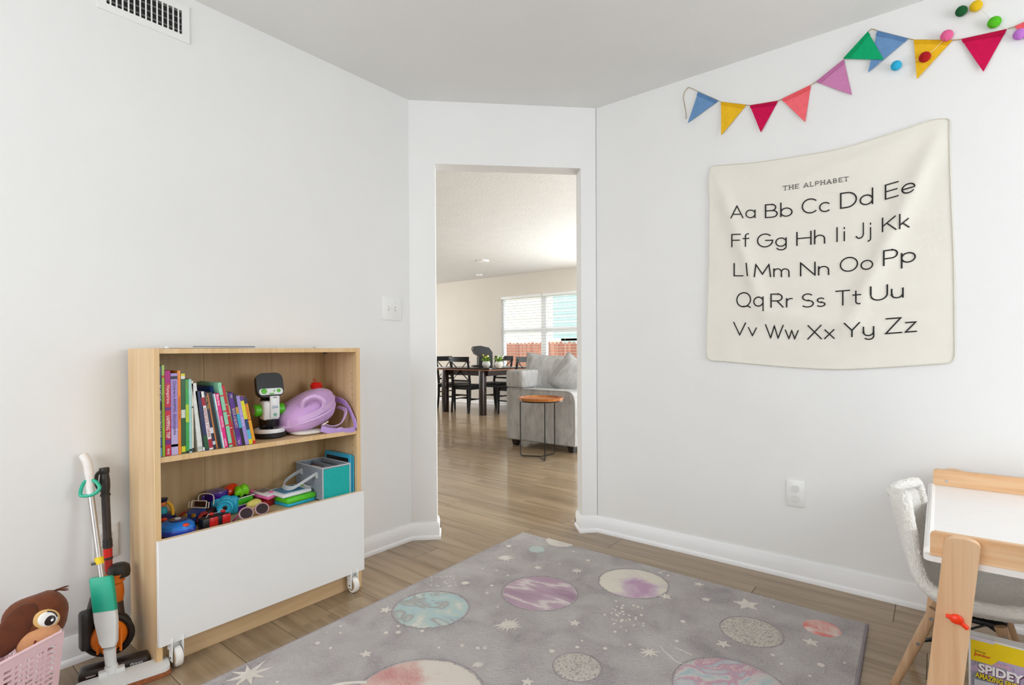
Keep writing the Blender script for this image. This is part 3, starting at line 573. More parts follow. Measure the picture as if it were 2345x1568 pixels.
# food trays
def tray(g0, w, d, h, M): return g0.box(-d/2, d/2, -w/2, w/2, 0, h*0.8, M=M, bev=0.006).box(-d/2-0.003, d/2+0.003, -w/2-0.003, w/2+0.003, h*0.8, h, M=M, bev=0.002)
t = thing('purple_play_tray', 'purple toy food tray, bottom of the tray stack', 'toy', (-2.205, 0.968, TZ), rz=0.2)
G().box(-0.036, 0.036, -0.044, 0.044, 0, 0.024, bev=0.006).obj('tray', mat('#5a1ea6', 0.35), t); G().box(-0.039, 0.039, -0.047, 0.047, 0.024, 0.027, bev=0.001).obj('rim', mat('#e9e3f2', 0.4), t)
t = thing('green_play_tray', 'green toy food tray with white rim on top of the purple one', 'toy', (-2.203, 0.968, TZ+0.0275), rz=0.22)
G().box(-0.036, 0.036, -0.044, 0.044, 0, 0.026, bev=0.007).obj('tray', mat('#3fb91e', 0.35), t); r = G().box(-0.039, 0.039, -0.047, 0.047, 0.026, 0.029, bev=0.001).obj('rim', mat('#f0f0ec', 0.4), t)
G().box(-0.033, 0.033, -0.041, 0.041, 0.029, 0.0295).obj('liner', mat('#17301a', 0.5, 0.5, 200), r, False)
t = thing('toy_pepper', 'orange-red toy vegetable lying at the back of the tray stack', 'toy', (-2.222, 0.945, TZ+0.0575), rz=0.4)
G().ell((0, 0, 0.024), (0.026, 0.036, 0.023), 20, 12, fn=lambda p: p+V(0, 0, 0.005*math.sin(p.y*60))).obj('vegetable', mat('#ea3c10', 0.2, 0.12, 25, coat=0.5), t)
t = thing('toy_lettuce', 'lime green ruffled toy lettuce leaf on the green tray', 'toy', (-2.185, 0.975, TZ+0.0575), rz=0.5)
G().ell((0, 0, 0.022), (0.022, 0.038, 0.022), 30, 16, fn=lambda p: p+V(0.004*math.sin(p.y*170), 0, 0.0045*math.sin(p.y*210+p.x*90))).obj('leaf', mat('#79d313', 0.35, 0.1, 30), t)
t = thing('toy_pear', 'pale yellow toy pear lying in front of the trays', 'toy', (-2.140, 1.002, TZ+0.0235), rot=(PI/2-0.25, 0, 0.35))
G().lathe([(0.0, -0.030), (0.012, -0.029), (0.023, -0.018), (0.0245, -0.004), (0.019, 0.012), (0.013, 0.026), (0.008, 0.034), (0, 0.036)], 24, cap=False).obj('fruit', mat('#efe07a', 0.4, 0.05), t)
G().tube([(0, 0, 0.033), (0.001, 0, 0.042)], 0.0018, 6).obj('stem', mat('#8a6a3a', 0.6), t)
# pink handheld and red case below
t = thing('red_toy_case', 'flat red toy case under the pink handheld game', 'toy', (-2.190, 1.068, TZ), rz=0.35)
G().box(-0.038, 0.038, -0.042, 0.042, 0, 0.030, bev=0.008).obj('case', mat('#a3141e', 0.3), t)
t = thing('pink_handheld_game', 'pink and white toy handheld with grey screen', 'toy', (-2.180, 1.072, TZ+0.0365), rot=(0, 0.12, 0.35))
b_ = G().box(-0.050, 0.044, -0.036, 0.036, 0.000, 0.012, bev=0.005).obj('lower_shell', mat('#ef6fb0', 0.35), t); u_ = G().box(-0.047, 0.040, -0.033, 0.033, 0.011, 0.020, bev=0.004).obj('upper_shell', mat('#f3e9ee', 0.35), t)
G().box(-0.038, 0.004, -0.024, 0.024, 0.0195, 0.0208).obj('screen', mat('#6f6a70', 0.2), u_, False)
G().ell((0.020, 0.006, 0.020), (0.010, 0.012, 0.004)).obj('button_pad', mat('#f06fb5', 0.35), u_)
for y in (-0.03, -0.02): G().ell((-0.05, y, 0.016), (0.006, 0.007, 0.007)).obj('bow', mat('#e8559f', 0.35), t)
# toy laptop and slate
t = thing('green_toy_laptop', 'lime green and cyan toy laptop lying flat', 'toy', (-2.128, 1.162, TZ), rz=0.10)
G().box(-0.072, 0.055, -0.062, 0.072, 0.000, 0.014, bev=0.006).obj('lower_shell', mat('#22b3d8', 0.35), t); G().box(-0.074, 0.058, -0.064, 0.074, 0.012, 0.036, bev=0.010, seg=3).obj('lid', mat('#57cf22', 0.25, coat=0.4), t)
t = thing('toy_drawing_slate', 'white toy drawing slate with blue screen on top of the green laptop', 'toy', (-2.140, 1.152, TZ+0.0365), rot=(0.0, 0.05, 0.10))
G().box(-0.062, 0.058, -0.068, 0.068, 0.004, 0.018, bev=0.006, seg=3).obj('frame', mat('#eceef2', 0.35), t); G().box(-0.045, 0.040, -0.052, 0.046, 0.0175, 0.0190).obj('screen', mat('#2f86b4', 0.3), t, False)
G().tube([(-0.04, 0.078, 0.012), (0.03, 0.078, 0.010)], 0.011, 12).obj('stylus_tube', mat('#eceef2', 0.35), t); G().box(-0.03, 0.0, 0.060, 0.070, 0.018, 0.020).obj('accent', mat('#7ac82a', 0.4), t, False)
# sunglasses
t = thing('sunglasses', 'pink framed child sunglasses with dark lenses at the shelf front', 'sunglasses', (-2.048, 0.966, TZ+0.003), rot=(0, -0.45, 0.18))
t.scale = (0.88, 0.88, 0.88)
PK = mat('#c9a0aa', 0.2, 0.05, alpha=0.9); MG = mat('#b01f77', 0.35)
for y in (-0.038, 0.038):
    G().tube([(0.0+0.002*math.sin(a*PI/12), y+0.032*math.cos(a*PI/12), 0.026+0.024*math.sin(a*PI/12)) for a in range(24)], 0.0032, 8, closed=True).obj('rim', PK, t)
    G().prism([(0.030*math.cos(a*PI/12), 0.022*math.sin(a*PI/12)) for a in range(24)], -0.0008, 0.0008, M=frame((0, y, 0.026), (0, 1, 0), (0, 0, 1))).obj('lens', mat('#2c1420', 0.12), t, False)
G().tube(spline([(0, -0.008, 0.034), (0.002, 0, 0.040), (0, 0.008, 0.034)], 5), 0.003, 8).obj('bridge', PK, t)
G().tube(spline([(-0.001, -0.068, 0.030), (-0.035, -0.085, 0.012), (-0.07, -0.098, 0.003)], 5), 0.003, 8).obj('temple_arm', MG, t); G().tube(spline([(-0.001, 0.068, 0.034), (-0.04, 0.08, 0.016), (-0.075, 0.075, 0.004)], 5), 0.0035, 8).obj('temple_arm', MG, t)
# fabric bin
bnx0, bnx1, bny0, bny1, bh = -2.245, -2.030, 1.240, 1.372, 0.141
t = thing('fabric_bin', 'grey felt bin with teal front panel and looped handles', 'storage bin', ((bnx0+bnx1)/2, (bny0+bny1)/2, TZ))
GF = mat('#8f97a3', 0.95, 0.18, 120, 0.6, bscale=700); TE = mat('#14b2ac', 0.8, 0.05, 60, 0.3, bscale=600); PIP = mat('#c9cdd0', 0.8)
hx, hy = (bnx1-bnx0)/2, (bny1-bny0)/2; w = 0.004
G().box(-hx, hx, -hy, -hy+w, 0, bh).box(-hx, hx, hy-w, hy, 0, bh).box(-hx, -hx+w, -hy+w, hy-w, 0, bh).box(hx-w, hx, -hy+w, hy-w, 0, bh).box(-hx, hx, -hy, hy, 0, w).obj('shell', GF, t, False)
G().box(hx, hx+0.002, -hy+0.003, hy-0.003, 0.002, bh-0.006).obj('front_panel', TE, t, False)
G().box(-hx+w, hx-w, 0.008, 0.011, 0.01, bh-0.004).box(0.03, 0.033, -hy+w, 0.008, 0.01, bh-0.01).obj('divider', GF, t, False)
G().tube([(-hx, -hy, bh), (hx, -hy, bh), (hx+0.001, hy, bh), (-hx, hy, bh)], 0.0028, 6, closed=True).obj('rim_piping', PIP, t)
for y in (-hy, hy): G().tube([(hx+0.001, y, 0.002), (hx+0.001, y, bh)], 0.0025, 6).obj('corner_piping', PIP, t)
hd_ = spline([(-0.060, -hy-0.001, bh-0.030), (-0.058, -hy-0.030, bh-0.038), (-0.045, -hy-0.082, bh-0.058), (-0.02, -hy-0.104, bh-0.074), (0.025, -hy-0.090, bh-0.076), (0.048, -hy-0.045, bh-0.050), (0.060, -hy-0.010, bh-0.030), (0.062, -hy-0.001, bh-0.028)], 6)
hs_ = G().ribbon(hd_, (0.004, 0.006, 0.017), 0.003).obj('handle_strap', PIP, t)
for x in (-0.060, 0.062): G().box(x-0.010, x+0.010, -hy-0.003, -hy, bh-0.046, bh-0.022).obj('stitched_patch', PIP, hs_, False)
cdx = thing('card_box', 'red and white card packet inside the grey felt bin', 'cards', ((bnx0+bnx1)/2-0.035, (bny0+bny1)/2-0.024, TZ+0.005), rz=0.1)
G().box(-0.045, 0.045, -0.028, 0.028, 0, 0.118, bev=0.001).obj('packet', mat('#a3242a', 0.5, 0.2, 40), cdx, False); G().box(-0.03, 0.03, -0.018, 0.018, 0.118, 0.119).obj('label_strip', mat('#e9e2d8', 0.5), cdx, False)
# two tablets beside the bin
for i, (y, h_) in enumerate(((1.3785, 0.178), (1.3900, 0.174))):
    t = thing('toy_tablet', ['turquoise framed drawing tablet with black screen beside the felt bin', 'turquoise drawing tablet closest to the right side panel of the bookcase'][i], 'tablet', (-2.13, y, TZ), group='drawing tablets')
    G().prism(rrect(0.20, h_, 0.012, y=h_/2), -0.004, 0.004, M=frame((0, 0, 0), (1, 0, 0), (0, 0, 1))).obj('case', mat('#36a9cf', 0.35), t)
    G().prism(rrect(0.17, h_-0.035, 0.004, y=h_/2), 0.0040, 0.0046, M=frame((0, 0, 0), (1, 0, 0), (0, 0, 1))).obj('screen', BK, t)
# ================================================================== BUNTING, POM-POMS, ALPHABET CLOTH ON THE RIGHT WALL
def c7(a, b): return 1540+0.34328*a, 0.34328*b
def wallpt(a, b, off=0.006): p = onY(*c7(a, b), YR-off); return p
FELT = {'blue': '#6f97c4', 'yellow': '#f0bd2a', 'crimson': '#cf1650', 'coral': '#fa6f78', 'lavender': '#cf86b4', 'green': '#14aa70'}
bt = thing('bunting_garland', 'string of colourful felt triangle flags pinned along the right wall', 'bunting', (-0.3, YR, 2.0)); BO = V(-0.3, YR, 2.0)
FL = [('blue', (172, 612), (308, 672), (105, 822), 'blue felt flag at the left end of the string'), ('yellow', (325, 680), (492, 700), (328, 905), None), ('crimson', (516, 703), (704, 672), (592, 886), None), ('coral', (726, 662), (923, 567), (886, 817), 'coral felt flag'),
      ('lavender', (958, 545), (1143, 396), (1198, 636), 'lavender felt flag'), ('green', (1140, 390), (1303, 212), (1410, 400), 'green felt flag overlapping a blue one'), ('blue', (1366, 205), (1575, 258), (1305, 487), None), ('yellow', (1610, 266), (1868, 268), (1630, 532), None), ('crimson', (1925, 262), (2230, 195), (2073, 484), None), ('coral', (2280, 178), (2540, 60), (2530, 400), None)]
HEM = {'blue': '#5d84b2', 'yellow': '#e2ad1c', 'crimson': '#ba1044', 'coral': '#ee5e66', 'lavender': '#bd72a2', 'green': '#0e9a60'}
def felt(c):
    m = mat(FELT[c], 0.9, 0.06, 60, 0.3, bscale=400, spec=0.15); return m
for i, (c, a, b, d, lab) in enumerate(FL):
    off = 0.004 if c != 'green' else 0.0085
    A, B_, D_ = [wallpt(*p, off)-BO for p in (a, b, d)]; n = V(0, -0.0014, 0)
    vs = []; K = 8
    for r in range(K+1):                       # a slightly curled felt triangle
        for q in range(K+1-r):
            u, v = q/K, r/K; p = A*(1-u-v)+B_*u+D_*v; p = p+V(0, -0.006*v*v-0.002*math.sin(3*u+i), 0); vs.append(p)
    idx = {}; k = 0
    for r in range(K+1):
        for q in range(K+1-r): idx[(q, r)] = k; k += 1
    fs = []
    for r in range(K):
        for q in range(K-r):
            fs.append((idx[(q, r)], idx[(q+1, r)], idx[(q, r+1)]))
            if q+r < K-1: fs.append((idx[(q+1, r)], idx[(q+1, r+1)], idx[(q, r+1)]))
    N = len(vs); edge = [idx[(q, 0)] for q in range(K+1)]+[idx[(K-r, r)] for r in range(1, K+1)]+[idx[(0, K-r)] for r in range(1, K)]
    full = vs+[p+n for p in vs]; ff = fs+[tuple(x+N for x in f[::-1]) for f in fs]+[(edge[j], edge[(j+1) % len(edge)], edge[(j+1) % len(edge)]+N, edge[j]+N) for j in range(len(edge))]
    o = G().add(full, ff).obj('flag', felt(c), bt)
    if lab: o['label'] = lab
    dn = (D_-(A+B_)/2).normalized(); h1 = [A+n*1.6, B_+n*1.6, B_+n*1.6+dn*0.017+(A-B_)*0.045, A+n*1.6+dn*0.017+(B_-A)*0.045]
    G().add(h1+[p+n for p in h1], [(0, 1, 2, 3), (4, 7, 6, 5), (0, 4, 5, 1), (1, 5, 6, 2), (2, 6, 7, 3), (3, 7, 4, 0)]).obj('hem', mat(HEM[c], 0.9, 0.06, 60, 0.3, bscale=400, spec=0.15), o, False)
sp_ = [(85, 790), (92, 788), (88, 740), (70, 650), (80, 610), (105, 582), (135, 592), (172, 612), (308, 672), (325, 680), (492, 700), (516, 703), (610, 690), (704, 672), (726, 662), (830, 612), (923, 567), (958, 545), (1143, 396), (1303, 212), (1325, 193), (1345, 196), (1366, 205), (1575, 258), (1610, 266), (1868, 268), (1925, 262), (2230, 195), (2280, 178), (2540, 60)]
G().tube([wallpt(*p, 0.0062)-BO for p in sp_], 0.0016, 6).obj('string', mat('#a8946a', 0.9, 0.15, 200), bt)
pp = thing('pompom_garland', 'thread of small felt balls crossing the bunting in the upper right corner', 'garland', (0.05, YR, 2.15)); PO = V(0.05, YR, 2.15)
PB = [('#2fb3df', (1492, 437), 'cyan felt ball'), ('#b30d12', (1683, 380), 'dark red felt ball'), ('#f0699f', (1830, 237), 'pink felt ball'), ('#0c5a2c', (1927, 74), 'dark green felt ball'), ('#efc41a', (2025, 40), 'yellow felt ball'), ('#57c41c', (2147, 148), 'lime green felt ball'), ('#c67ad6', (2315, 228), 'lavender felt ball')]
for i, (c, p, lab) in enumerate(PB):
    q = wallpt(*p, 0.017)-PO; r = 0.0188+0.0008*(i % 3)
    G().ell((0, 0, 0), (r, r*0.85, r), 20, 14, fn=lambda v: v*(1+0.06*noise.noise(v*160)), M=Matrix.Translation(q)).obj('felt_ball', mat(c, 0.95, 0.08, 120, 0.6, bscale=900), pp)['label'] = lab
th_ = [(1380, 415)]+[p for _, p, _ in PB]+[(2420, 250)]
G().tube([wallpt(*p, 0.014)-PO for p in spline([(a, b, 0) for a, b in th_], 5) for p in [(p.x, p.y)]], 0.0007, 5).obj('thread', mat('#ece8e0', 0.8), pp)
# ------------------------------------------------------------------ alphabet cloth
def c8(a, b): return 1600+0.38272*a, 260+0.38272*b
def wpt(a, b): p = onY(*c8(a, b), YR-0.008); return p.x, p.z
def gz(x, z, x0, z0, x1, z1, w, amp):
    dx, dz = x1-x0, z1-z0; L = math.hypot(dx, dz); t = ((x-x0)*dx+(z-z0)*dz)/L/L; d = ((x-x0)*dz-(z-z0)*dx)/L
    return amp*math.exp(-(d/w)**2)*max(0, min(1, 4*t))*max(0, min(1, 4*(1-t))) if 0 < t < 1 else 0
def depth(x, z):
    d = 0.006+gz(x, z, 0.02, 1.95, -0.35, 1.05, 0.035, 0.017)+gz(x, z, -0.87, 1.95, -0.62, 1.15, 0.03, 0.013)+gz(x, z, 0.02, 1.93, -0.75, 1.75, 0.03, 0.008)+gz(x, z, -0.75, 1.25, -0.1, 1.1, 0.04, 0.009)
    return d+0.0025*noise.noise(V(x*3.2, z*3.2, 1.7))
cl = thing('alphabet_cloth', 'cream cloth wall hanging printed with the alphabet on the right wall', 'wall hanging', (-0.43, YR, 0.96)); CO = V(-0.43, YR, 0.96)
top = [(75, 318), (110, 310), (300, 296), (480, 272), (650, 245), (840, 210), (1050, 150), (1240, 90), (1400, 36), (1500, 28)]
bot = [(48, 1478), (120, 1478), (300, 1494), (500, 1512), (700, 1524), (860, 1528), (1050, 1520), (1250, 1508), (1440, 1495), (1535, 1490)]
lef = [(75, 318), (62, 400), (66, 560), (62, 900), (52, 1250), (48, 1478)]; rig = [(1505, 28), (1502, 150), (1512, 500), (1528, 900), (1532, 1250), (1535, 1490)]
def lin(pts, t):
    t *= len(pts)-1; i = min(int(t), len(pts)-2); f = t-i; return V(pts[i][0]*(1-f)+pts[i+1][0]*f, pts[i][1]*(1-f)+pts[i+1][1]*f)
TP, BT, LF, RG = [[wpt(*p) for p in spline([(a, b, 0) for a, b in q], 8) for p in [(p.x, p.y)]] for q in (top, bot, lef, rig)]
def coons(u, v):
    P = lin(TP, u)*(1-v)+lin(BT, u)*v; Q = lin(LF, v)*(1-u)+lin(RG, v)*u
    c = lin(TP, 0)*(1-u)*(1-v)+lin(TP, 1)*u*(1-v)+lin(BT, 0)*(1-u)*v+lin(BT, 1)*u*v
    return P+Q-c
NU, NV = 64, 64; vs = []; fs = []
for j in range(NV+1):
    for i in range(NU+1):
        u, v = i/NU, j/NV; p = coons(u, v); r = 0.055 if (v < 0.5) else 0.075
        # rounded corners: pull the border in near each corner
        du, dv = (0.5-abs(u-0.5))*0.94, (0.5-abs(v-0.5))*0.95
        if du < r and dv < r:
            k = max(abs(r-du), abs(r-dv)); e = math.hypot(r-du, r-dv)
            if e > 1e-6:
                s_ = k/e; uu = (r-(r-du)*s_)/0.94; vv = (r-(r-dv)*s_)/0.95
                u = uu if u < 0.5 else 1-uu; v = vv if v < 0.5 else 1-vv; p = coons(u, v)
        vs.append(V(p.x, YR-depth(p.x, p.y), p.y)-CO)
for j in range(NV):
    for i in range(NU): a = j*(NU+1)+i; fs.append((a, a+1, a+NU+2, a+NU+1))
n0 = len(vs); vs2 = vs+[p+V(0, 0.0022, 0) for p in vs]
bd = [i for i in range(NU+1)]+[j*(NU+1)+NU for j in range(1, NV+1)]+[NV*(NU+1)+i for i in range(NU-1, -1, -1)]+[j*(NU+1) for j in range(NV-1, 0, -1)]
ff = fs+[tuple(x+n0 for x in f[::-1]) for f in fs]+[(bd[k], bd[(k+1) % len(bd)], bd[(k+1) % len(bd)]+n0, bd[k]+n0) for k in range(len(bd))]
M_CLOTH = mat('#efebe1', 0.9, 0.02, 8, 0.35, bscale=900, spec=0.15, sheen=0.1)
G().add(vs2, ff).obj('cloth', M_CLOTH, cl)
G().tube([vs[i]+V(0, -0.0008, 0) for i in bd], 0.0026, 6, closed=True).obj('rolled_hem', mat('#dfdccf', 0.9, 0.03, 60), cl)
# stroke lettering
def E(cx, cy, rx, ry, a0, a1, n=14): return [(cx+rx*math.cos(math.radians(a0+(a1-a0)*i/n)), cy+ry*math.sin(math.radians(a0+(a1-a0)*i/n))) for i in range(n+1)]
X_ = 0.64; h2 = X_/2
bowl = lambda x: E(x+0.34, h2, 0.34, h2, 0, 360, 24)
GL = {
 'A': (.9, [[(0, 0), (.45, 1), (.9, 0)], [(.135, .3), (.765, .3)]]), 'B': (.72, [[(0, 0), (0, 1), (.38, 1)]+E(.38, .76, .24, .24, 90, -90)+[(0, .52)], [(.38, .52)]+E(.42, .26, .29, .26, 90, -90)+[(0, 0)]]),
 'C': (.86, [E(.5, .5, .5, .5, 48, 312, 24)]), 'D': (.86, [[(0, 0), (0, 1), (.32, 1)]+E(.34, .5, .52, .5, 90, -90, 20)+[(0, 0)]]), 'E': (.66, [[(.66, 1), (0, 1), (0, 0), (.66, 0)], [(0, .52), (.6, .52)]]),
 'F': (.6, [[(.6, 1), (0, 1), (0, 0)], [(0, .52), (.54, .52)]]), 'G': (1.0, [E(.5, .5, .5, .5, 48, 360, 26)+[(.55, .5)]]), 'H': (.82, [[(0, 0), (0, 1)], [(.82, 0), (.82, 1)], [(0, .52), (.82, .52)]]), 'I': (.04, [[(.02, 0), (.02, 1)]]),
 'J': (.52, [[(.52, 1), (.52, .3)]+E(.26, .28, .26, .28, 0, -150)]), 'K': (.76, [[(0, 0), (0, 1)], [(.72, 1), (0, .38)], [(.24, .58), (.76, 0)]]), 'L': (.58, [[(0, 1), (0, 0), (.58, 0)]]), 'M': (1.05, [[(0, 0), (.1, 1), (.525, .2), (.95, 1), (1.05, 0)]]),
 'N': (.84, [[(0, 0), (0, 1), (.84, 0), (.84, 1)]]), 'O': (1.04, [E(.52, .5, .52, .5, 0, 360, 28)]), 'P': (.68, [[(0, 0), (0, 1), (.4, 1)]+E(.4, .72, .28, .28, 90, -90)+[(0, .44)]]), 'Q': (1.02, [E(.5, .5, .5, .5, 0, 360, 28), [(.45, .02), (.8, .04), (.98, -.06)]]),
 'R': (.72, [[(0, 0), (0, 1), (.4, 1)]+E(.4, .74, .26, .26, 90, -90)+[(0, .48)], [(.36, .48), (.72, 0)]]), 'S': (.68, [E(.34, .75, .30, .25, 40, 270, 16)+E(.34, .25, .34, .25, 90, -140, 16)]), 'T': (.8, [[(0, 1), (.8, 1)], [(.4, 1), (.4, 0)]]),
 'U': (.82, [[(0, 1), (0, .4)]+E(.41, .4, .41, .4, 180, 360)+[(.82, 1)]]), 'V': (.86, [[(0, 1), (.43, 0), (.86, 1)]]), 'W': (1.24, [[(0, 1), (.36, 0), (.62, .95), (.88, 0), (1.24, 1)]]), 'X': (.86, [[(0, 0), (.84, 1)], [(.02, 1), (.86, 0)]]), 'Y': (.84, [[(0, 1), (.42, .45), (.84, 1)], [(.42, .45), (.42, 0)]]), 'Z': (.84, [[(.03, 1), (.8, 1), (0, 0), (.84, 0)]]),
 'a': (.68, [bowl(0), [(.68, X_), (.68, 0)]]), 'b': (.68, [bowl(0), [(0, 1.05), (0, 0)]]), 'c': (.6, [E(.34, h2, .34, h2, 48, 312, 20)]), 'd': (.68, [bowl(0), [(.68, 1.05), (.68, 0)]]), 'e': (.68, [[(0, h2), (.68, h2)]+E(.34, h2, .34, h2, 0, 318, 22)]),
 'f': (.4, [[(.16, 0), (.16, .82)]+E(.34, .82, .18, .2, 180, 80), [(0, X_), (.4, X_)]]), 'g': (.68, [bowl(0), [(.68, X_), (.68, -.06)]+E(.36, -.04, .32, .24, 0, -150)]), 'h': (.58, [[(0, 0), (0, 1.05)], [(0, .34)]+E(.29, .35, .29, .29, 180, 0)+[(.58, 0)]]),
 'i': (.04, [[(.02, 0), (.02, X_)], [(.02, .88), (.02, .94)]]), 'j': (.22, [[(.2, X_), (.2, -.1)]+E(.0, -.08, .2, .18, 0, -80), [(.2, .88), (.2, .94)]]), 'k': (.52, [[(0, 0), (0, 1.05)], [(.48, X_), (0, .24)], [(.17, .38), (.52, 0)]]), 'l': (.04, [[(-.03, 1.02), (.05, 0)]]),
 'm': (.98, [[(0, 0), (0, X_)], [(0, .36)]+E(.245, .38, .245, .26, 180, 0)+[(.49, 0)], [(.49, .36)]+E(.735, .38, .245, .26, 180, 0)+[(.98, 0)]]), 'n': (.58, [[(0, 0), (0, X_)], [(0, .34)]+E(.29, .35, .29, .29, 180, 0)+[(.58, 0)]]), 'o': (.7, [E(.35, h2, .35, h2, 0, 360, 24)]),
 'p': (.68, [bowl(0), [(0, X_), (0, -.34)]]), 'q': (.68, [bowl(0), [(.68, X_), (.68, -.34)]]), 'r': (.32, [[(0, 0), (0, X_)], [(0, .34)]+E(.26, .36, .26, .28, 180, 75)]), 's': (.48, [E(.24, .48, .21, .16, 40, 270, 14)+E(.24, .16, .24, .16, 90, -140, 14)]), 't': (.44, [[(.16, .9), (.16, .18)]+E(.34, .18, .18, .18, 180, 290), [(0, X_), (.44, X_)]]),
 'u': (.56, [[(0, X_), (0, .28)]+E(.28, .28, .28, .28, 180, 360)+[(.56, X_)], [(.56, .3), (.56, 0)]]), 'v': (.58, [[(0, X_), (.29, 0), (.58, X_)]]), 'w': (.9, [[(0, X_), (.25, 0), (.45, X_), (.65, 0), (.9, X_)]]), 'x': (.6, [[(0, 0), (.58, X_)], [(.02, X_), (.6, 0)]]),
 'y': (.58, [[(0, X_), (0, .28)]+E(.28, .28, .28, .28, 180, 360)+[(.57, X_)], [(.57, .3), (.57, -.06)]+E(.31, -.06, .26, .22, 0, -140)]), 'z': (.58, [[(.02, X_), (.55, X_), (0, 0), (.58, 0)]])}
INK = mat('#151515', 0.8, 0.05, 50)
def stroke_obj(name, strokes, mp, th):
    """flat ink strokes laid on the cloth; mp maps letter units to the cloth"""
    vs, fs = [], []
    for st in strokes:
        P = [V(*p) for p in st]; Q = [P[0]]
        for a, b in zip(P, P[1:]):
            ns = max(1, int((b-a).length/0.09)); Q += [a+(b-a)*(i+1)/ns for i in range(ns)]
        P = Q; k = len(P); closed = (P[0]-P[-1]).length < 1e-4
        if closed: P = P[:-1]; k -= 1
        b0 = len(vs)
        for i in range(k):
            a = P[i-1] if (i or closed) else None; c = P[(i+1) % k] if (i < k-1 or closed) else None
            d0 = (P[i]-a).normalized() if a is not None else None; d1 = (c-P[i]).normalized() if c is not None else None
            d0 = d0 or d1; d1 = d1 or d0; n0, n1 = V(-d0.y, d0.x), V(-d1.y, d1.x); m_ = n0+n1
            m_ = m_.normalized() if m_.length > 1e-3 else n0; m_ = m_/max(0.45, m_.dot(n0)); q = P[i]
            if not closed and i == 0: q = q-d1*th*0.5
            if not closed and i == k-1: q = q+d0*th*0.5
            vs += [mp(q+m_*th/2), mp(q-m_*th/2)]
        for i in range(k if closed else k-1): j = (i+1) % k; fs.append((b0+2*i, b0+2*i+1, b0+2*j+1, b0+2*j))
    return G().add(vs, fs).obj(name, INK, cl, False)
def oncloth(x, y):
    px, py = c8(x, y); p = onY(px, py, YR-0.008); d = depth(p.x, p.z); p = onY(px, py, YR-d-0.0026); return p-CO
ROWS = [('Aa', 193, 624, 337, 622, 71), ('Bb', 400, 622, 558, 611, 76), ('Cc', 620, 598, 782, 583, 83), ('Dd', 850, 566, 1040, 538, 88), ('Ee', 1118, 512, 1293, 462, 84),
 ('Ff', 198, 796, 300, 793, 73), ('Gg', 352, 799, 523, 792, 77), ('Hh', 588, 788, 753, 774, 77), ('Ii', 826, 765, 873, 759, 82), ('Jj', 940, 748, 1030, 738, 88), ('Kk', 1100, 706, 1258, 678, 80),
 ('Ll', 212, 970, 290, 970, 73), ('Mm', 333, 975, 540, 975, 73), ('Nn', 610, 970, 777, 962, 77), ('Oo', 848, 948, 1040, 927, 82), ('Pp', 1108, 908, 1295, 882, 87),
 ('Qq', 228, 1157, 385, 1150, 84), ('Rr', 433, 1158, 558, 1156, 78), ('Ss', 618, 1158, 755, 1152, 78), ('Tt', 822, 1147, 968, 1136, 84), ('Uu', 1030, 1121, 1222, 1097, 84),
 ('Vv', 210, 1322, 345, 1329, 73), ('Ww', 400, 1341, 595, 1348, 78), ('Xx', 653, 1349, 810, 1344, 80), ('Yy', 872, 1336, 1048, 1326, 81), ('Zz', 1120, 1316, 1302, 1302, 88)]
for pr, x0, y0, x1, y1, cap in ROWS:
    w0, w1 = GL[pr[0]][0], GL[pr[1]][0]; gap = 0.22 if pr not in ('Ii', 'Ll', 'Ww', 'Jj') else {'Ii': 0.42, 'Ll': 0.26, 'Ww': 0.16, 'Jj': 0.30}[pr]
    tot = w0+gap+w1
    for ch, u0 in ((pr[0], 0), (pr[1], w0+gap)):
        def mp(p, u0=u0):
            f = (u0+p.x)/tot; return oncloth(x0+(x1-x0)*f, y0+(y1-y0)*f-p.y*cap)
        stroke_obj('letter', GL[ch][1], mp, 0.085)
x, tot = 0, 0; title = 'THE ALPHABET'; adv = [(GL[c][0] if c != ' ' else 0.2)+0.55 for c in title]; tot = sum(adv)-0.55
for c, a in zip(title, adv):
    if c != ' ':
        def mp(p, x=x):
            f = (x+p.x)/tot; return oncloth(507+(893-507)*f, 459-(459-402)*f-p.y*24)
        st = [list(s) for s in GL[c][1]]; ser = []
        for s in st:
            for p in (s[0], s[-1]):
                if p[1] in (0, 1) and len(s) < 6: ser.append([(p[0]-0.13, p[1]), (p[0]+0.13, p[1])])
        stroke_obj('title_letter', st+ser, mp, 0.13)
    x += a

# ================================================================== RUG
RY0, RY1, RZ = 0.08, 2.40, 0.011
def rugx(y, left): return (-1.851 if left else -0.213)+0.031*(2.40-y)
rg = thing('space_rug', 'grey pile rug with pastel planets and cream stars on the floor', 'rug', (-1.0, 1.25, 0)); RO = V(-1.0, 1.25, 0)
NU, NV = 260, 330; vs = []; fs = []
for j in range(NV+1):
    y = RY0+(RY1-RY0)*j/NV
    for i in range(NU+1):
        x = rugx(y, 1)+(rugx(y, 0)-rugx(y, 1))*i/NU; e = (i in (0, NU)) or (j in (0, NV))
        vs.append(V(x, y, RZ-0.004 if e else RZ+random.uniform(-0.0013, 0.0013))-RO)
for j in range(NV):
    for i in range(NU): a = j*(NU+1)+i; fs.append((a, a+1, a+NU+2, a+NU+1))
bd = [i for i in range(NU+1)]+[j*(NU+1)+NU for j in range(1, NV+1)]+[NV*(NU+1)+i for i in range(NU-1, -1, -1)]+[j*(NU+1) for j in range(NV-1, 0, -1)]
n0 = len(vs); vs += [V(vs[i].x, vs[i].y, 0.0005) for i in bd]; fs += [(bd[k], bd[(k+1) % len(bd)], n0+(k+1) % len(bd), n0+k) for k in range(len(bd))]
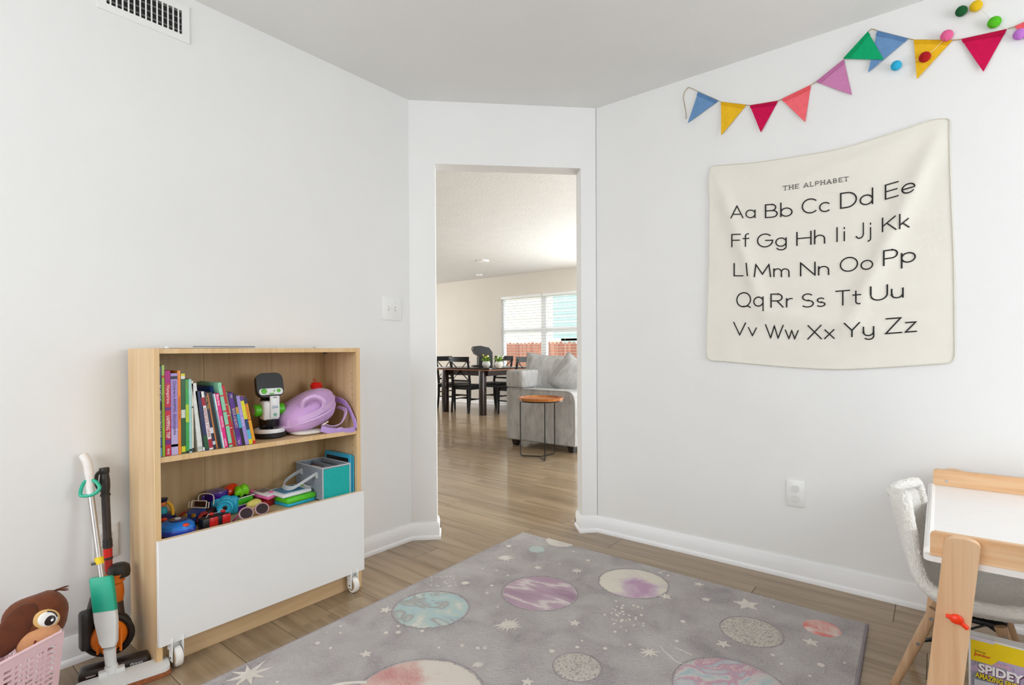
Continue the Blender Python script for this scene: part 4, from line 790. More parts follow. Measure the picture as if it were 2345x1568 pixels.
M_RUG = blotch('rug_pile_grey', [(0.28, '#9a9394'), (0.42, '#b3acab'), (0.58, '#bcb6b3'), (0.75, '#c6c1bc')], scale=6, detail=8, bump=0.9, grain=0.9, dist=0.6, bscale=420)
G().add(vs, fs).obj('pile', M_RUG, rg, smooth=False)
G().tube([V(rugx(RY0, 0), RY0, 0.005)-RO, V(rugx(RY1, 0), RY1, 0.005)-RO], 0.0065, 8).obj('bound_edge', mat('#8d8488', 0.9, 0.2, 200, 0.5), rg)
G().tube([V(rugx(RY0, 1), RY0, 0.005)-RO, V(rugx(RY1, 1), RY1, 0.005)-RO], 0.0065, 8).obj('bound_edge', mat('#a59da0', 0.9, 0.2, 200, 0.5), rg)
M_CREAM = blotch('rug_cream', [(0.3, '#d9d1c8'), (0.7, '#e6dfd5')], scale=30, bump=0.8, grain=0.3, bscale=420)
def rz(px, py): return onZ(px, py, RZ)
def disc(name, c, r, m_, h=0.0042, clip=None, ring=True):
    vs = []; fs = []; K, NA = 10, 48; H = RZ+h
    for k in range(K+1):
        f = k/K
        for a in range(NA):
            an = 2*PI*a/NA; x, y = c.x+r*f*math.cos(an), c.y+r*f*math.sin(an)
            if clip and y > clip: y = clip
            vs.append(V(x, y, H-(0 if k < K-1 else 0.0008 if k == K-1 else h+0.001)+random.uniform(-0.0005, 0.0005))-RO)
    for k in range(K):
        for a in range(NA): fs.append((k*NA+a, k*NA+(a+1) % NA, (k+1)*NA+(a+1) % NA, (k+1)*NA+a))
    o = G().add(vs, fs).obj(name, m_, rg, ang=60)
    if ring: G().tube([V(c.x+(r+0.003)*math.cos(2*PI*a/NA), min(c.y+(r+0.003)*math.sin(2*PI*a/NA), (clip or 9)-0.001), RZ-0.0012)-RO for a in range(NA)], 0.0028, 5, closed=True).obj('carved_outline', mat('#9a9192', 0.95, 0.3, 200), o)
    return o
def span(xa, xb, y): a, b = rz(xa, y), rz(xb, y); return (a+b)/2, (b-a).length/2
def planet(cx, cy, xa, xb, m_, **k):
    a, b = rz(xa, cy), rz(xb, cy); c = rz(cx, cy); fwd = V(-math.sin(YAW), math.cos(YAW), 0); d = c.dot(fwd); r = (xb-xa)/2*d/FPX; return disc('planet_motif', c, r*1.01, m_, **k), c, r
AQ = blotch('planet_aqua', [(0.34, '#e3ddd2'), (0.42, '#c3cfc6'), (0.52, '#b4cccd'), (0.57, '#aca5a0'), (0.63, '#c3d0c9'), (0.72, '#e0d9cd')], scale=5, stretch=(1.0, 1.8, 1), rot=0.7, bump=0.6, grain=0.15, dist=0.9)
MV = blotch('planet_mauve', [(0.36, '#b79aaa'), (0.47, '#c4aab6'), (0.51, '#e6dfd8'), (0.55, '#c2a7b5'), (0.7, '#a98d9d')], scale=4, stretch=(0.5, 2.2, 1), rot=0.9, bump=0.6, grain=0.12, dist=0.4)
PC = blotch('planet_cream_pink', [(0.3, '#c5a0bb'), (0.42, '#d6c3cb'), (0.5, '#e4ddcf'), (0.7, '#e9e2d4')], scale=4, stretch=(1, 1.6, 1), bump=0.6, grain=0.2)
DT = blotch('planet_dotted', [(0.36, '#a9a29b'), (0.44, '#d6cfc4'), (0.7, '#e2dbd0')], scale=170, detail=1, bump=0.9, grain=0.3, dist=0)
CR = blotch('planet_coral', [(0.36, '#e2d6cf'), (0.48, '#e3beb4'), (0.56, '#e08f88'), (0.7, '#dc7f78')], scale=9, bump=0.6, grain=0.2)
MU = blotch('planet_multi', [(0.34, '#a8bfc6'), (0.44, '#d9d2ca'), (0.5, '#c98aa2'), (0.57, '#b9c6c9'), (0.68, '#d8c3c6')], scale=7, bump=0.6, grain=0.3, dist=1.6)
BG_ = blotch('planet_blush', [(0.30, '#d0948f'), (0.37, '#dcb7ae'), (0.44, '#e4dacf'), (0.7, '#e6ddd2')], scale=3.5, bump=0.6, grain=0.25)
planet(987, 1393, 902, 1073, AQ)[0]['label'] = 'aqua and cream marbled planet'
planet(1236, 1356, 1151, 1321, MV)[0]['label'] = 'mauve striped planet'
planet(1450, 1334, 1372, 1526, PC)[0]['label'] = 'cream and pink planet'
planet(1720, 1445, 1655, 1785, DT)[0]['label'] = 'cream speckled planet'
planet(1882, 1438, 1842, 1920, CR, ring=False)[0]['label'] = 'small coral planet'
planet(1322, 1526, 1268, 1376, DT)[0]['label'] = 'small cream speckled planet'
planet(1675, 1580, 1545, 1800, MU)[0]['label'] = 'large pink and blue planet'
o_, c_, r_ = planet(955, 1600, 800, 1110, BG_); o_['label'] = 'large cream and blush planet'
G().tube([V(c_.x+(r_*1.42)*math.cos(a)*math.cos(0.5)-(r_*0.30)*math.sin(a)*math.sin(0.5), c_.y+(r_*1.42)*math.cos(a)*math.sin(0.5)+(r_*0.30)*math.sin(a)*math.cos(0.5), RZ+0.0005)-RO for a in [PI*0.72+i*PI*0.56/16 for i in range(17)]], 0.006, 6).obj('planet_ring', M_CREAM, rg)
o_, c9, r9 = planet(1287, 1238, 1250, 1325, M_CREAM, clip=2.394, ring=False)
planet(1229, 1258, 1210, 1248, blotch('planet_pale_aqua', [(0.3, '#b3c1bf'), (0.7, '#c2cbc6')], scale=20, grain=0.3), ring=False)
G().tube([rz(*p)-RO for p in ((1512, 1478), (1520, 1490), (1545, 1512), (1560, 1520))], 0.0022, 5).obj('planet_ring', M_CREAM, rg); G().tube([rz(*p)-RO for p in ((1545, 1483), (1565, 1490), (1585, 1500))], 0.0022, 5).obj('planet_ring', M_CREAM, rg)
def star(px, py, sz, n=5, inner=0.45, ang=None, jag=0.0):
    c = rz(px, py); d = c.dot(V(-math.sin(YAW), math.cos(YAW), 0)); R = sz*d/FPX; a0 = random.random()*6 if ang is None else ang
    poly = []
    for k in range(2*n):
        rr = (R*(1-jag*random.random()) if k % 2 == 0 else R*inner); poly.append((rr*math.cos(a0+PI*k/n), rr*math.sin(a0+PI*k/n)))
    vs = [V(c.x, c.y, RZ+0.0032)-RO]+[V(c.x+p[0], c.y+p[1], RZ+0.0024)-RO for p in poly]+[V(c.x+p[0], c.y+p[1], RZ-0.002)-RO for p in poly]; m_ = 2*n
    fs = [(0, 1+k, 1+(k+1) % m_) for k in range(m_)]+[(1+k, 1+m_+k, 1+m_+(k+1) % m_, 1+(k+1) % m_) for k in range(m_)]
    G().add(vs, fs).obj('star_motif', M_CREAM, rg, smooth=False)
for a in ((1157, 1278, 24, 13), (1165, 1431, 36, 14), (1095, 1522, 18, 10), (1617, 1373, 15, 11), (1066, 1335, 14, 10)): star(*a[:3], n=a[3], inner=0.42, jag=0.45)
for a in ((570, 1545, 62), (1322, 1307, 20), (1487, 1494, 29)): star(*a, n=8, inner=0.26, jag=0.4)
for a in ((883, 1397, 15), (838, 1498, 15), (1525, 1366, 15), (1710, 1384, 30), (1600, 1338, 12), (1656, 1475, 17), (1858, 1471, 18), (1316, 1427, 14), (1165, 1251, 9), (1232, 1300, 11), (1208, 1562, 16)): star(*a)
g = G(); rs = random.Random(5)
DOTS = [(780, 1434, 3), (748, 1448, 2), (780, 1449, 3), (884, 1449, 5), (912, 1448, 6), (912, 1434, 4), (967, 1445, 5), (727, 1473, 6), (757, 1484, 4), (1005, 1483, 4), (1058, 1478, 5), (1094, 1484, 5), (1110, 1484, 5), (635, 1562, 4), (1115, 1358, 4), (1126, 1341, 4), (1140, 1390, 3), (1163, 1317, 3), (1137, 1306, 3), (1105, 1302, 3), (1385, 1408, 4), (1347, 1283, 5), (1313, 1263, 3), (1282, 1291, 3), (1564, 1423, 6), (1772, 1389, 3), (1322, 1482, 5), (1386, 1485, 5), (1333, 1467, 3), (1264, 1491, 7), (1790, 1520, 4), (1770, 1500, 5), (1880, 1523, 8), (1935, 1518, 3), (1855, 1548, 4), (1443, 1476, 4), (1550, 1468, 5), (1512, 1311, 5), (1530, 1318, 4), (1520, 1308, 3)]
DOTS += [(1015+rs.uniform(-28, 30), 1330+rs.uniform(-14, 14), 2.2) for _ in range(22)]+[(1400+rs.uniform(0, 75), 1380+(k*1.6)+rs.uniform(-5, 18), rs.choice((2.4, 3, 4))) for k in range(34)]
for px, py, r in DOTS:
    c = rz(px, py); d = c.dot(V(-math.sin(YAW), math.cos(YAW), 0)); R = r*d/FPX; q = c-RO; g.lathe([(R, RZ-0.002), (R, RZ+0.002), (R*0.6, RZ+0.0028)], 8, M=TR(q.x, q.y, 0))
tag(g.obj('star_speckles', M_CREAM, rg), kind='stuff')
# ================================================================== LEFT CORNER: MOP, VACUUM, BASKET, PLUSH DOG
MINT = mat('#17b08e', 0.4, 0.04); WPL = mat('#e6e6e3', 0.45, 0.02); SIL = mat('#b9b4b0', 0.35, 0.03, metal=0.75); CHAR = mat('#2c2826', 0.42, 0.08); ORN = mat('#f07a14', 0.35, 0.06)
def cx(a, b): return 0.34942*a, 1020+0.34949*b            # place in the photograph's lower left corner
def mpx(a, b, x): return onX(*cx(a, b), x)
MOO = V(-2.02, 0.53, 0)
mo = thing('toy_spray_mop', 'toy spray mop with mint reservoir and silver pole leaning on the left wall', 'toy mop', MOO)
q = lambda a, b, x: mpx(a, b, x)-MOO
foot = q(730, 1490, -2.035); knee = q(718, 1330, -2.060); p1 = q(700, 1180, -2.085); p2 = q(668, 880, -2.135); p3 = q(592, 300, -2.222)
dirp = (p3-p2).normalized()
# flat mop head
ca, cb = onZ(192, 1585, 0.02), onZ(362, 1530, 0.02); ax = (cb-ca).normalized(); mid = onZ(283, 1551, 0.02); HMx = frame(V(mid.x, mid.y, 0.0)-MOO, ax, V(-ax.y, ax.x, 0))
G().prism(rrect(0.245, 0.085, 0.022), 0.016, 0.028, M=HMx).obj('mop_plate', WPL, mo)
G().prism(rrect(0.250, 0.090, 0.024), 0.001, 0.016, M=HMx).obj('mop_pad', mat('#a4613c', 0.95, 0.3, 150, 0.8), mo)
hc = onZ(256, 1538, 0.03)-MOO
jb = G().tube([hc, hc*0.72+knee*0.28, hc*0.7+knee*0.3, knee], [0.0185, 0.0175, 0.0150, 0.0165], 12).obj('joint', WPL, mo)
G().cyl(hc+V(-0.006, 0, 0.030)+V(0.012, -0.008, 0), hc+V(-0.006, 0, 0.030)+V(0.018, -0.012, 0), 0.008, n=16).obj('pivot_screw', mat('#b9b9b5', 0.4), jb)
G().box(-0.034, 0.034, -0.014, 0.014, -0.006, 0.010, M=TR(hc.x, hc.y, 0.030, rz=math.atan2(ax.y, ax.x)), bev=0.003).obj('clamp', WPL, mo)
def slab(pts, ws, th, name, m_, r=0.006):
    """rounded slab following the handle: width across the view, depth th"""
    vs = []; fs = []; side = V(0.55, 0.83, 0).normalized()
    for (p, w) in zip(pts, ws):
        n_ = V(0.83, -0.55, 0.25).normalized()
        for (u, v) in rrect(w, th, min(r, w*0.4, th*0.45), 3): vs.append(p+side*u+n_*v)
    k = 16
    for i in range(len(pts)-1):
        for j in range(k): fs.append((i*k+j, i*k+(j+1) % k, i*k+k+(j+1) % k, i*k+k+j))
    fs += [tuple(range(k)), tuple((len(pts)-1)*k+j for j in range(k))]
    return G().add(vs, fs).obj(name, m_, mo, ang=50)
lp = lambda t: p2+(knee-p2)*t
slab([lp(0.97), lp(0.90), lp(0.60), lp(0.455)], [0.034, 0.048, 0.062, 0.062], 0.026, 'lower_housing', WPL)
slab([lp(0.455), lp(0.25), lp(-0.02), lp(-0.05)], [0.062, 0.063, 0.063, 0.056], 0.028, 'reservoir', MINT)
G().tube([lp(0.1), p2, p3], 0.0092, 16).obj('pole', SIL, mo)
yc = p2+(p3-p2)*0.215; G().tube([yc-dirp*0.011, yc+dirp*0.011], 0.0125, 16).obj('pole_clip', mat('#f0cf18', 0.5), mo); G().box(-0.006, 0.006, -0.022, -0.010, -0.003, 0.003, M=TR(*(yc-dirp*0.006))).obj('hook', mat('#5d5d58', 0.5), mo)
tg = frame(p3, V(0.5, 0.86, 0), dirp)
G().tube([tg @ V(*p) for p in spline([(-0.026, -0.006, 0.004), (-0.018, 0.030, 0.006), (0.0, 0.036, 0.006), (0.016, 0.030, 0.008), (0.028, 0.008, 0.010), (0.014, -0.010, 0.010), (-0.012, -0.014, 0.006)], 5, closed=True)], 0.0055, 8, closed=True).obj('trigger_ring', MINT, mo)
G().tube([p3-dirp*0.012, p3+dirp*0.012], 0.0115, 14).obj('collar', WPL, mo)
gp = spline([p3+dirp*0.010, q(588, 210, -2.232), q(575, 120, -2.245), q(545, 62, -2.262)], 6)
G().tube(gp, [0.012]*8+[0.0135]*(len(gp)-8), 14).obj('grip', mat('#e9e4e0', 0.5), mo)
# toy upright vacuum
VO = V(-2.15, 0.53, 0)
vc = thing('toy_vacuum', 'black and orange toy upright vacuum standing behind the mop', 'toy vacuum', VO)
w = lambda a, b, x: mpx(a, b, x)-VO
base_ = onZ(252, 1535, 0)
a0, a1 = onZ(178, 1552, 0.02), onZ(347, 1506, 0.02); hx = (a1-a0).normalized(); hm_ = (a0+a1)/2; HV = frame(V(hm_.x, hm_.y, 0)-VO, hx, V(-hx.y, hx.x, 0))
hd = G().box(-0.095, 0.092, -0.026, 0.034, 0.003, 0.042, M=HV, bev=0.012, seg=3).obj('cleaner_head', mat('#332a28', 0.3, 0.06), vc)
G().box(-0.093, 0.090, -0.029, -0.024, 0.004, 0.010, M=HV).obj('bumper_strip', mat('#e8531c', 0.4), hd, False)
lettering('dyson', 0.012, HV @ frame((0.056, -0.0262, 0.029), (1, 0, 0), (0, 0.02, 1)), 'print', mat('#e6e6e4', 0.5), hd, width=0.034, th=0.001)
G().box(-0.075, -0.05, -0.0275, -0.0255, 0.024, 0.028, M=HV).obj('print', mat('#c9b9b4', 0.5), hd, False)
bc = w(722, 1215, -2.165)
G().ell(bc, (0.060, 0.062, 0.062), 28, 18).obj('ball_core', CHAR, vc)
for s_ in (-1, 1):
    G().ell(bc+V(0.030, s_*0.010, 0), (0.042, 0.052, 0.052), 24, 14).obj('orange_shell', ORN, vc)
    break
n_ = V(0.8, -0.5, 0.1).normalized(); fr = frame(bc, V(0.5, 0.86, 0), V(0, 0, 1))
G().tube([fr @ V(0.066*math.cos(a*PI/14), 0.060*math.sin(a*PI/14)-0.004, 0.020) for a in range(28)], 0.010, 8, closed=True).obj('guard_ring', mat('#211d1c', 0.4), vc)
for k in range(5):
    a = (k-2)*0.30; G().tube([bc+V(0.070, -0.02, 0)+(V(0.5, 0.86, 0)*math.sin(a)*0.055)+V(0, 0, z) for z in (-0.038, 0, 0.038)], [0.004, 0.0055, 0.004], 6).obj('shell_rib', ORN, vc)
sd = G().box(-0.02, 0.02, -0.022, 0.012, -0.05, 0.075, M=TR(*w(575, 1230, -2.15)), bev=0.010).obj('side_cover', CHAR, vc)
G().box(-0.018, 0.018, -0.014, 0.010, -0.03, 0.055, M=TR(*w(600, 1100, -2.17), rx=-0.25), bev=0.008).obj('side_arm', CHAR, vc)
cyc = w(755, 1010, -2.185); tp = w(785, 830, -2.19)
G().lathe([(0.022, -0.055), (0.026, -0.02), (0.024, 0.0), (0.022, 0.012), (0.028, 0.020), (0.026, 0.034), (0.030, 0.044)], 22, M=TR(*(cyc+V(0, 0, 0.045)))).obj('cyclone', ORN, vc)
G().lathe([(0.031, 0), (0.033, 0.014), (0.030, 0.034), (0.020, 0.042), (0, 0.044)], 22, M=TR(*(tp+V(0, -0.002, -0.012))), cap=False).obj('cyclone_cap', CHAR, vc)
G().tube([w(772, 1150, -2.17), cyc+V(0, 0, 0.0)], 0.022, 16).obj('bin', mat('#4a3a36', 0.2, 0.05), vc)
w0, w1 = w(722, 1040, -2.195), w(683, 150, -2.25)
pt = lambda b: w(683+(b-150)*(722-683)/890, b, -2.25+(b-150)*0.055/890)
G().tube([pt(820), pt(740), pt(640)], 0.0118, 16).obj('clear_tube', mat('#c1382e', 0.15, 0.1, trans=0.3), vc)
G().tube([pt(735), pt(675)], 0.0130, 16).obj('red_collar', mat('#d4201c', 0.3), vc)
for b0, b1, r in ((670, 610, 0.0135), (745, 730, 0.0138)): G().tube([pt(b0), pt(b1)], r, 16).obj('ribbed_cuff', CHAR, vc)
for b0 in (660, 645, 630): G().tube([pt(b0), pt(b0-6)], 0.0148, 16).obj('cuff_ring', CHAR, vc)
G().tube([pt(615), pt(320)], 0.0125, 16).obj('wand', mat('#3a3130', 0.4, 0.05), vc)
G().tube([pt(330), pt(315)], 0.0150, 16).obj('wand_ring', CHAR, vc)
G().tube([pt(315), pt(270), pt(225), pt(185), pt(180), pt(150), pt(144)], [0.0125, 0.0150, 0.0150, 0.0125, 0.0145, 0.0150, 0.0135], 16).obj('wand_handle', CHAR, vc)
G().tube(spline([pt(290)+V(0, -0.010, 0), pt(255)+V(0.0, -0.022, 0), pt(190)+V(0, -0.022, 0), pt(165)+V(0, -0.010, 0)], 5), 0.006, 8).obj('trigger', CHAR, vc)
G().tube([pt(1000)+V(0, 0, 0), pt(820)], 0.010, 12).obj('hose', mat('#5a3a34', 0.4), vc)
# ------------------------------------------------------------------ pink lattice basket
PNK = mat('#eec9ce', 0.45, 0.03)
BR = onZ(146, 1442, 0.25); BLf = onZ(-160, 1605, 0.25); bdx = (BLf-BR); blen = 0.30; bdx = V(bdx.x, bdx.y, 0).normalized()
KA = V(BR.x, BR.y, 0)                                   # near right rim corner on the floor plan
inw = V(bdx.y, -bdx.x, 0); inw = inw if inw.x < 0 else -inw
KO = KA+bdx*blen/2+inw*0.10
kb = thing('pink_basket', 'pale pink plastic lattice basket in the lower left corner', 'basket', KO)
def kp(u, v, z):
    """u along the front 0..1, v inwards 0..1, tapering towards the floor"""
    s = 1-0.14*(1-z/0.25); return KO+bdx*(u-0.5)*blen*s+inw*(v-0.5)*0.20*s+V(0, 0, z)-KO
def wallpiece(g, P, u0, u1, z0, z1, t=0.003, off=0.0):
    A = [P(u0, z0), P(u1, z0), P(u1, z1), P(u0, z1)]; n = (A[1]-A[0]).cross(A[3]-A[0]).normalized(); A = [a-n*off for a in A]; n = n*t
    g.add(A+[a-n for a in A], [(0, 1, 2, 3), (7, 6, 5, 4), (0, 4, 5, 1), (1, 5, 6, 2), (2, 6, 7, 3), (3, 7, 4, 0)])
def side(P, ncol, flip=False):
    g = G(); zt, zb = 0.222, 0.03; rows = 13; rh = (zt-zb)/rows
    wallpiece(g, P, 0, 1, zt, 0.247); wallpiece(g, P, 0, 1, 0.0, zb); wallpiece(g, P, 0, 0.07, zb, zt); wallpiece(g, P, 0.93, 1, zb, zt)
    for r in range(rows): wallpiece(g, P, 0.07, 0.93, zb+r*rh, zb+r*rh+rh*0.42)
    us = 0.07
    for c in range(ncol):
        cw = 0.86/ncol; u = 0.07+c*cw
        if c: wallpiece(g, P, u-0.009*14/ncol, u+0.009*14/ncol, zb, zt, 0.0022, 0.0004)
        if c % 2: wallpiece(g, P, u+cw*0.42, u+cw*0.58, zb, zt, 0.0022, 0.0004)
    return g
for P, n in ((lambda u, z: kp(u, 0, z), 9), (lambda u, z: kp(u, 1, z), 9), (lambda u, z: kp(0, u, z), 6), (lambda u, z: kp(1, u, z), 6)):
    side(P, n).obj('lattice_wall', PNK, kb, False)
G().prism([tuple(kp(u, v, 0)[:2]) for u, v in ((0, 0), (1, 0), (1, 1), (0, 1))], 0.0, 0.004).obj('bottom', PNK, kb, False)
rim = [kp(u, v, 0.249) for u, v in ((0.03, 0), (0.5, 0), (0.97, 0), (1, 0.05), (1, 0.5), (1, 0.95), (0.97, 1), (0.5, 1), (0.03, 1), (0, 0.95), (0, 0.5), (0, 0.05))]
G().tube(rim, 0.0048, 8, closed=True).obj('rim', PNK, kb)
# plush dog peeking out of the basket
BRN = mat('#6b3413', 0.9, 0.16, 40, 0.5, bscale=500, sheen=0.12); BRN2 = mat('#5c2a0e', 0.9, 0.16, 40, 0.5, bscale=500, sheen=0.12); TAN = mat('#c98f63', 0.85, 0.08, 50, 0.3, bscale=500, sheen=0.1)
def dx(a, b, x): return onX(0.17094*a, 1300+0.17092*b, x)     # place in the photograph around the dog
DO = V(KO.x, KO.y, 0.10)
dg = thing('plush_dog', 'brown plush dog with floppy ear and big eye in the pink basket', 'plush toy', DO)
d = lambda a, b, x: dx(a, b, x)-DO
XH = KO.x-0.062
hc = d(470, 720, XH); R_ = 0.075
up_ = (d(560, 330, XH)-hc); rt_ = (d(860, 640, XH)-hc)
vx = V(0.92, -0.30, 0.25).normalized()                         # towards the viewer
r1 = (rt_-vx*rt_.dot(vx)); r1.normalize(); u1 = vx.cross(r1).normalized(); u1 = u1 if u1.z > 0 else -u1
HD = Matrix((r1, u1, vx)).transposed().to_4x4(); HD.translation = hc
def hshape(p):
    p = p.copy(); p.x *= 1.0+0.10*(p.y > 0)*p.y/0.07; return p+V(0, 0.012*math.exp(-((p.x-0.03)/0.03)**2)*(p.y > 0), 0)
hh = G().ell((0, 0.004, 0), (0.073, 0.068, 0.056), 32, 22, e=0.85, M=HD, fn=hshape).obj('head', BRN, dg)
G().ell((0, 0, 0), (0.036, 0.072, 0.014), 24, 14, e=0.8, M=HD @ TR(-0.038, -0.006, 0.050, rz=-0.55)).obj('ear', BRN2, dg)
G().ell((0, 0, 0), (0.050, 0.032, 0.030), 26, 16, e=0.75, M=HD @ TR(0.016, -0.042, 0.034, rz=0.30)).obj('muzzle', TAN, dg)
G().tube([HD @ V(*p) for p in ((0.014, -0.042, 0.0650), (0.012, -0.052, 0.0645), (0.014, -0.060, 0.060))], 0.0022, 6).obj('nose_stitch', mat('#7a2218', 0.8), dg)
G().ell((0, 0, 0), (0.011, 0.006, 0.005), M=HD @ TR(0.050, -0.040, 0.053, rz=0.3)).obj('tongue', mat('#a8231a', 0.7), dg)
EY = HD @ TR(0.032, 0.008, 0.052, rz=-0.45, ry=0.2, s=1.3)
ey = G().ell((0, 0, 0), (0.024, 0.020, 0.005), 24, 10, M=EY).obj('eye_patch', mat('#d9b070', 0.8), dg)
G().ell((0.002, 0.001, 0.0035), (0.018, 0.0155, 0.0045), 24, 10, M=EY).obj('eye_white', mat('#efece6', 0.6), ey)
G().ell((0.006, -0.002, 0.0065), (0.0098, 0.0108, 0.0028), 20, 10, M=EY @ TR(rz=0.3)).obj('pupil', mat('#20100c', 0.3), ey)
G().ell((0.0095, 0.002, 0.0092), (0.0026, 0.003, 0.001), 10, 6, M=EY).obj('eye_glint', mat('#ffffff', 0.4), ey)
G().tube([EY @ V(0.018*math.cos(a), 0.0165*math.sin(a), 0.006) for a in [0.6+i*0.2 for i in range(8)]], 0.0016, 6).obj('lash', mat('#1c0f0c', 0.8), ey)
g = G()
for i in range(16):
    a = random.uniform(-0.4, 0.5); r0 = HD @ V(0.032+random.uniform(-0.004, 0.004), 0.074, 0.005); g.tube(spline([r0, r0+r1*0.014+u1*(0.004+0.006*a), r0+r1*(0.028+0.012*random.random())+u1*(0.002+0.022*a)], 4), [0.0016]*5+[0.0009]*4, 5)
tag(g.obj('hair_tuft', BRN2, dg), kind='stuff')
G().ell((0, 0, 0), (0.078, 0.078, 0.085), 24, 14, M=TR(-0.005, 0.0, -0.005)).obj('body', BRN, dg)
ct = thing('patterned_cloth', 'crumpled yellow and brown patterned cloth beside the plush dog in the basket', 'cloth', KO+bdx*0.085+V(0, 0, 0.05))
G().ell((0, 0, 0.09), (0.07, 0.055, 0.095), 28, 18, fn=lambda p: p+V(0, 0, 1)*0.018*noise.noise(p*35)+V(1, 0, 0)*0.012*noise.noise(p*30+V(3, 1, 2))).obj('folds', blotch('patterned_cloth_print', [(0.34, '#5a3a22'), (0.44, '#b79a4c'), (0.52, '#c9b67a'), (0.66, '#8a5a34')], scale=40, bump=0.4, grain=0.1), ct)
bl = thing('blue_fabric_ball', 'slate blue soft toy at the basket front below the cloth', 'plush toy', KO+bdx*0.10-inw*0.050+V(0, 0, 0.11))
G().ell((0, 0, 0.04), (0.04, 0.035, 0.045), 20, 12, fn=lambda p: p+V(0, 0, 0.006*noise.noise(p*60))).obj('stuffing', mat('#5f6b80', 0.9, 0.1, 60, 0.4), bl)
# ================================================================== CHILD TABLE, CHAIR, PICTURE BOX ON THE RIGHT
TB = thing('child_table', 'pine framed play table with white tray top at the right edge', 'table', (0.32, 2.18, 0)); TO = V(0.32, 2.18, 0)
tx0, tx1, ty0, ty1, tz = -0.032, 0.70, 1.715, 2.635, 0.525
def tb(x0, x1, y0, y1, z0, z1, **k): return G().box(x0-TO.x, x1-TO.x, y0-TO.y, y1-TO.y, z0, z1, **k)
WT_ = mat('#f3f0ee', 0.35, 0.01)
def yprism(poly, y0, y1): return G().prism([(p[0]-TO.x, p[1]) for p in poly], -(y1-TO.y), -(y0-TO.y), M=TR(rx=PI/2))
tr = G().prism(rrect(tx1-tx0, ty1-ty0, 0.02, x=(tx0+tx1)/2-TO.x, y=(ty0+ty1)/2-TO.y), tz-0.014, tz).obj('tray_top', WT_, TB)
G().tube([(tx0+0.012-TO.x, ty0+0.06-TO.y, tz), (tx0+0.012-TO.x, ty1-0.04-TO.y, tz)], 0.008, 8).obj('tray_rim', WT_, tr)
def rail(y0, y1, lab=None):
    p = [(tx0+0.014, tz+0.0005), (tx1-0.02, tz+0.0005), (tx1-0.02, tz+0.060), (tx0+0.024, tz+0.060), (tx0+0.017, tz+0.056), (tx0+0.014, tz+0.049)]
    return yprism(p, y0, y1).obj('rail', M_PINEX, TB)
r0 = rail(1.722, 1.742); r1_ = rail(2.612, 2.632)
G().cyl((0.022-TO.x, 2.610-TO.y, tz+0.020), (0.022-TO.x, 2.6125-TO.y, tz+0.020), 0.0045, n=12).obj('bolt', mat('#b9bcc0', 0.3, metal=0.7), r1_)
def leg(y0, y1, xt, sgn):
    """flat splayed board with rounded top"""
    dxb = -sgn*0.050; hw = 0.034; zt_ = tz+0.062; poly = []
    for i in range(9):
        a = PI*i/8; poly.append((xt+hw*math.cos(a), zt_-0.014+0.014*math.sin(a)))
    poly += [(xt+dxb-hw, 0.012), (xt+dxb-hw+0.008, 0.0), (xt+dxb+hw-0.008, 0.0), (xt+dxb+hw, 0.012)]
    return yprism(poly, y0, y1).obj('leg', M_PINEZ, TB, ang=30)
nl = leg(1.692, 1.7215, 0.044, 1); leg(2.633, 2.662, 0.044, 1); leg(1.692, 1.7215, 0.64, -1); leg(2.633, 2.662, 0.64, -1)
tb(0.06, 0.62, 1.70, 1.715, 0.18, 0.22).obj('stretcher', M_PINEX, TB)
bk = thing('orange_peg', 'bright orange plastic peg stuck to the near table leg', 'peg', V(0.020, 1.690, 0.30))
kq = [onY(2100+0.11992*a, 1380+0.1199*b, 1.688)-V(0.020, 1.690, 0.30) for a, b in ((550, 245), (620, 262), (700, 300), (790, 350), (870, 410), (965, 495))]
G().tube(spline(kq, 4), [0.0048]*4+[0.0055]*4+[0.0065]*8+[0.0052]*5, 10).obj('bar', mat('#ff3a08', 0.35, 0.03), bk); G().ell(kq[2]*0.45+kq[3]*0.55+V(0, -0.003, 0.003), (0.014, 0.007, 0.012), 16, 10).obj('knob', mat('#ff3a08', 0.35, 0.03), bk)
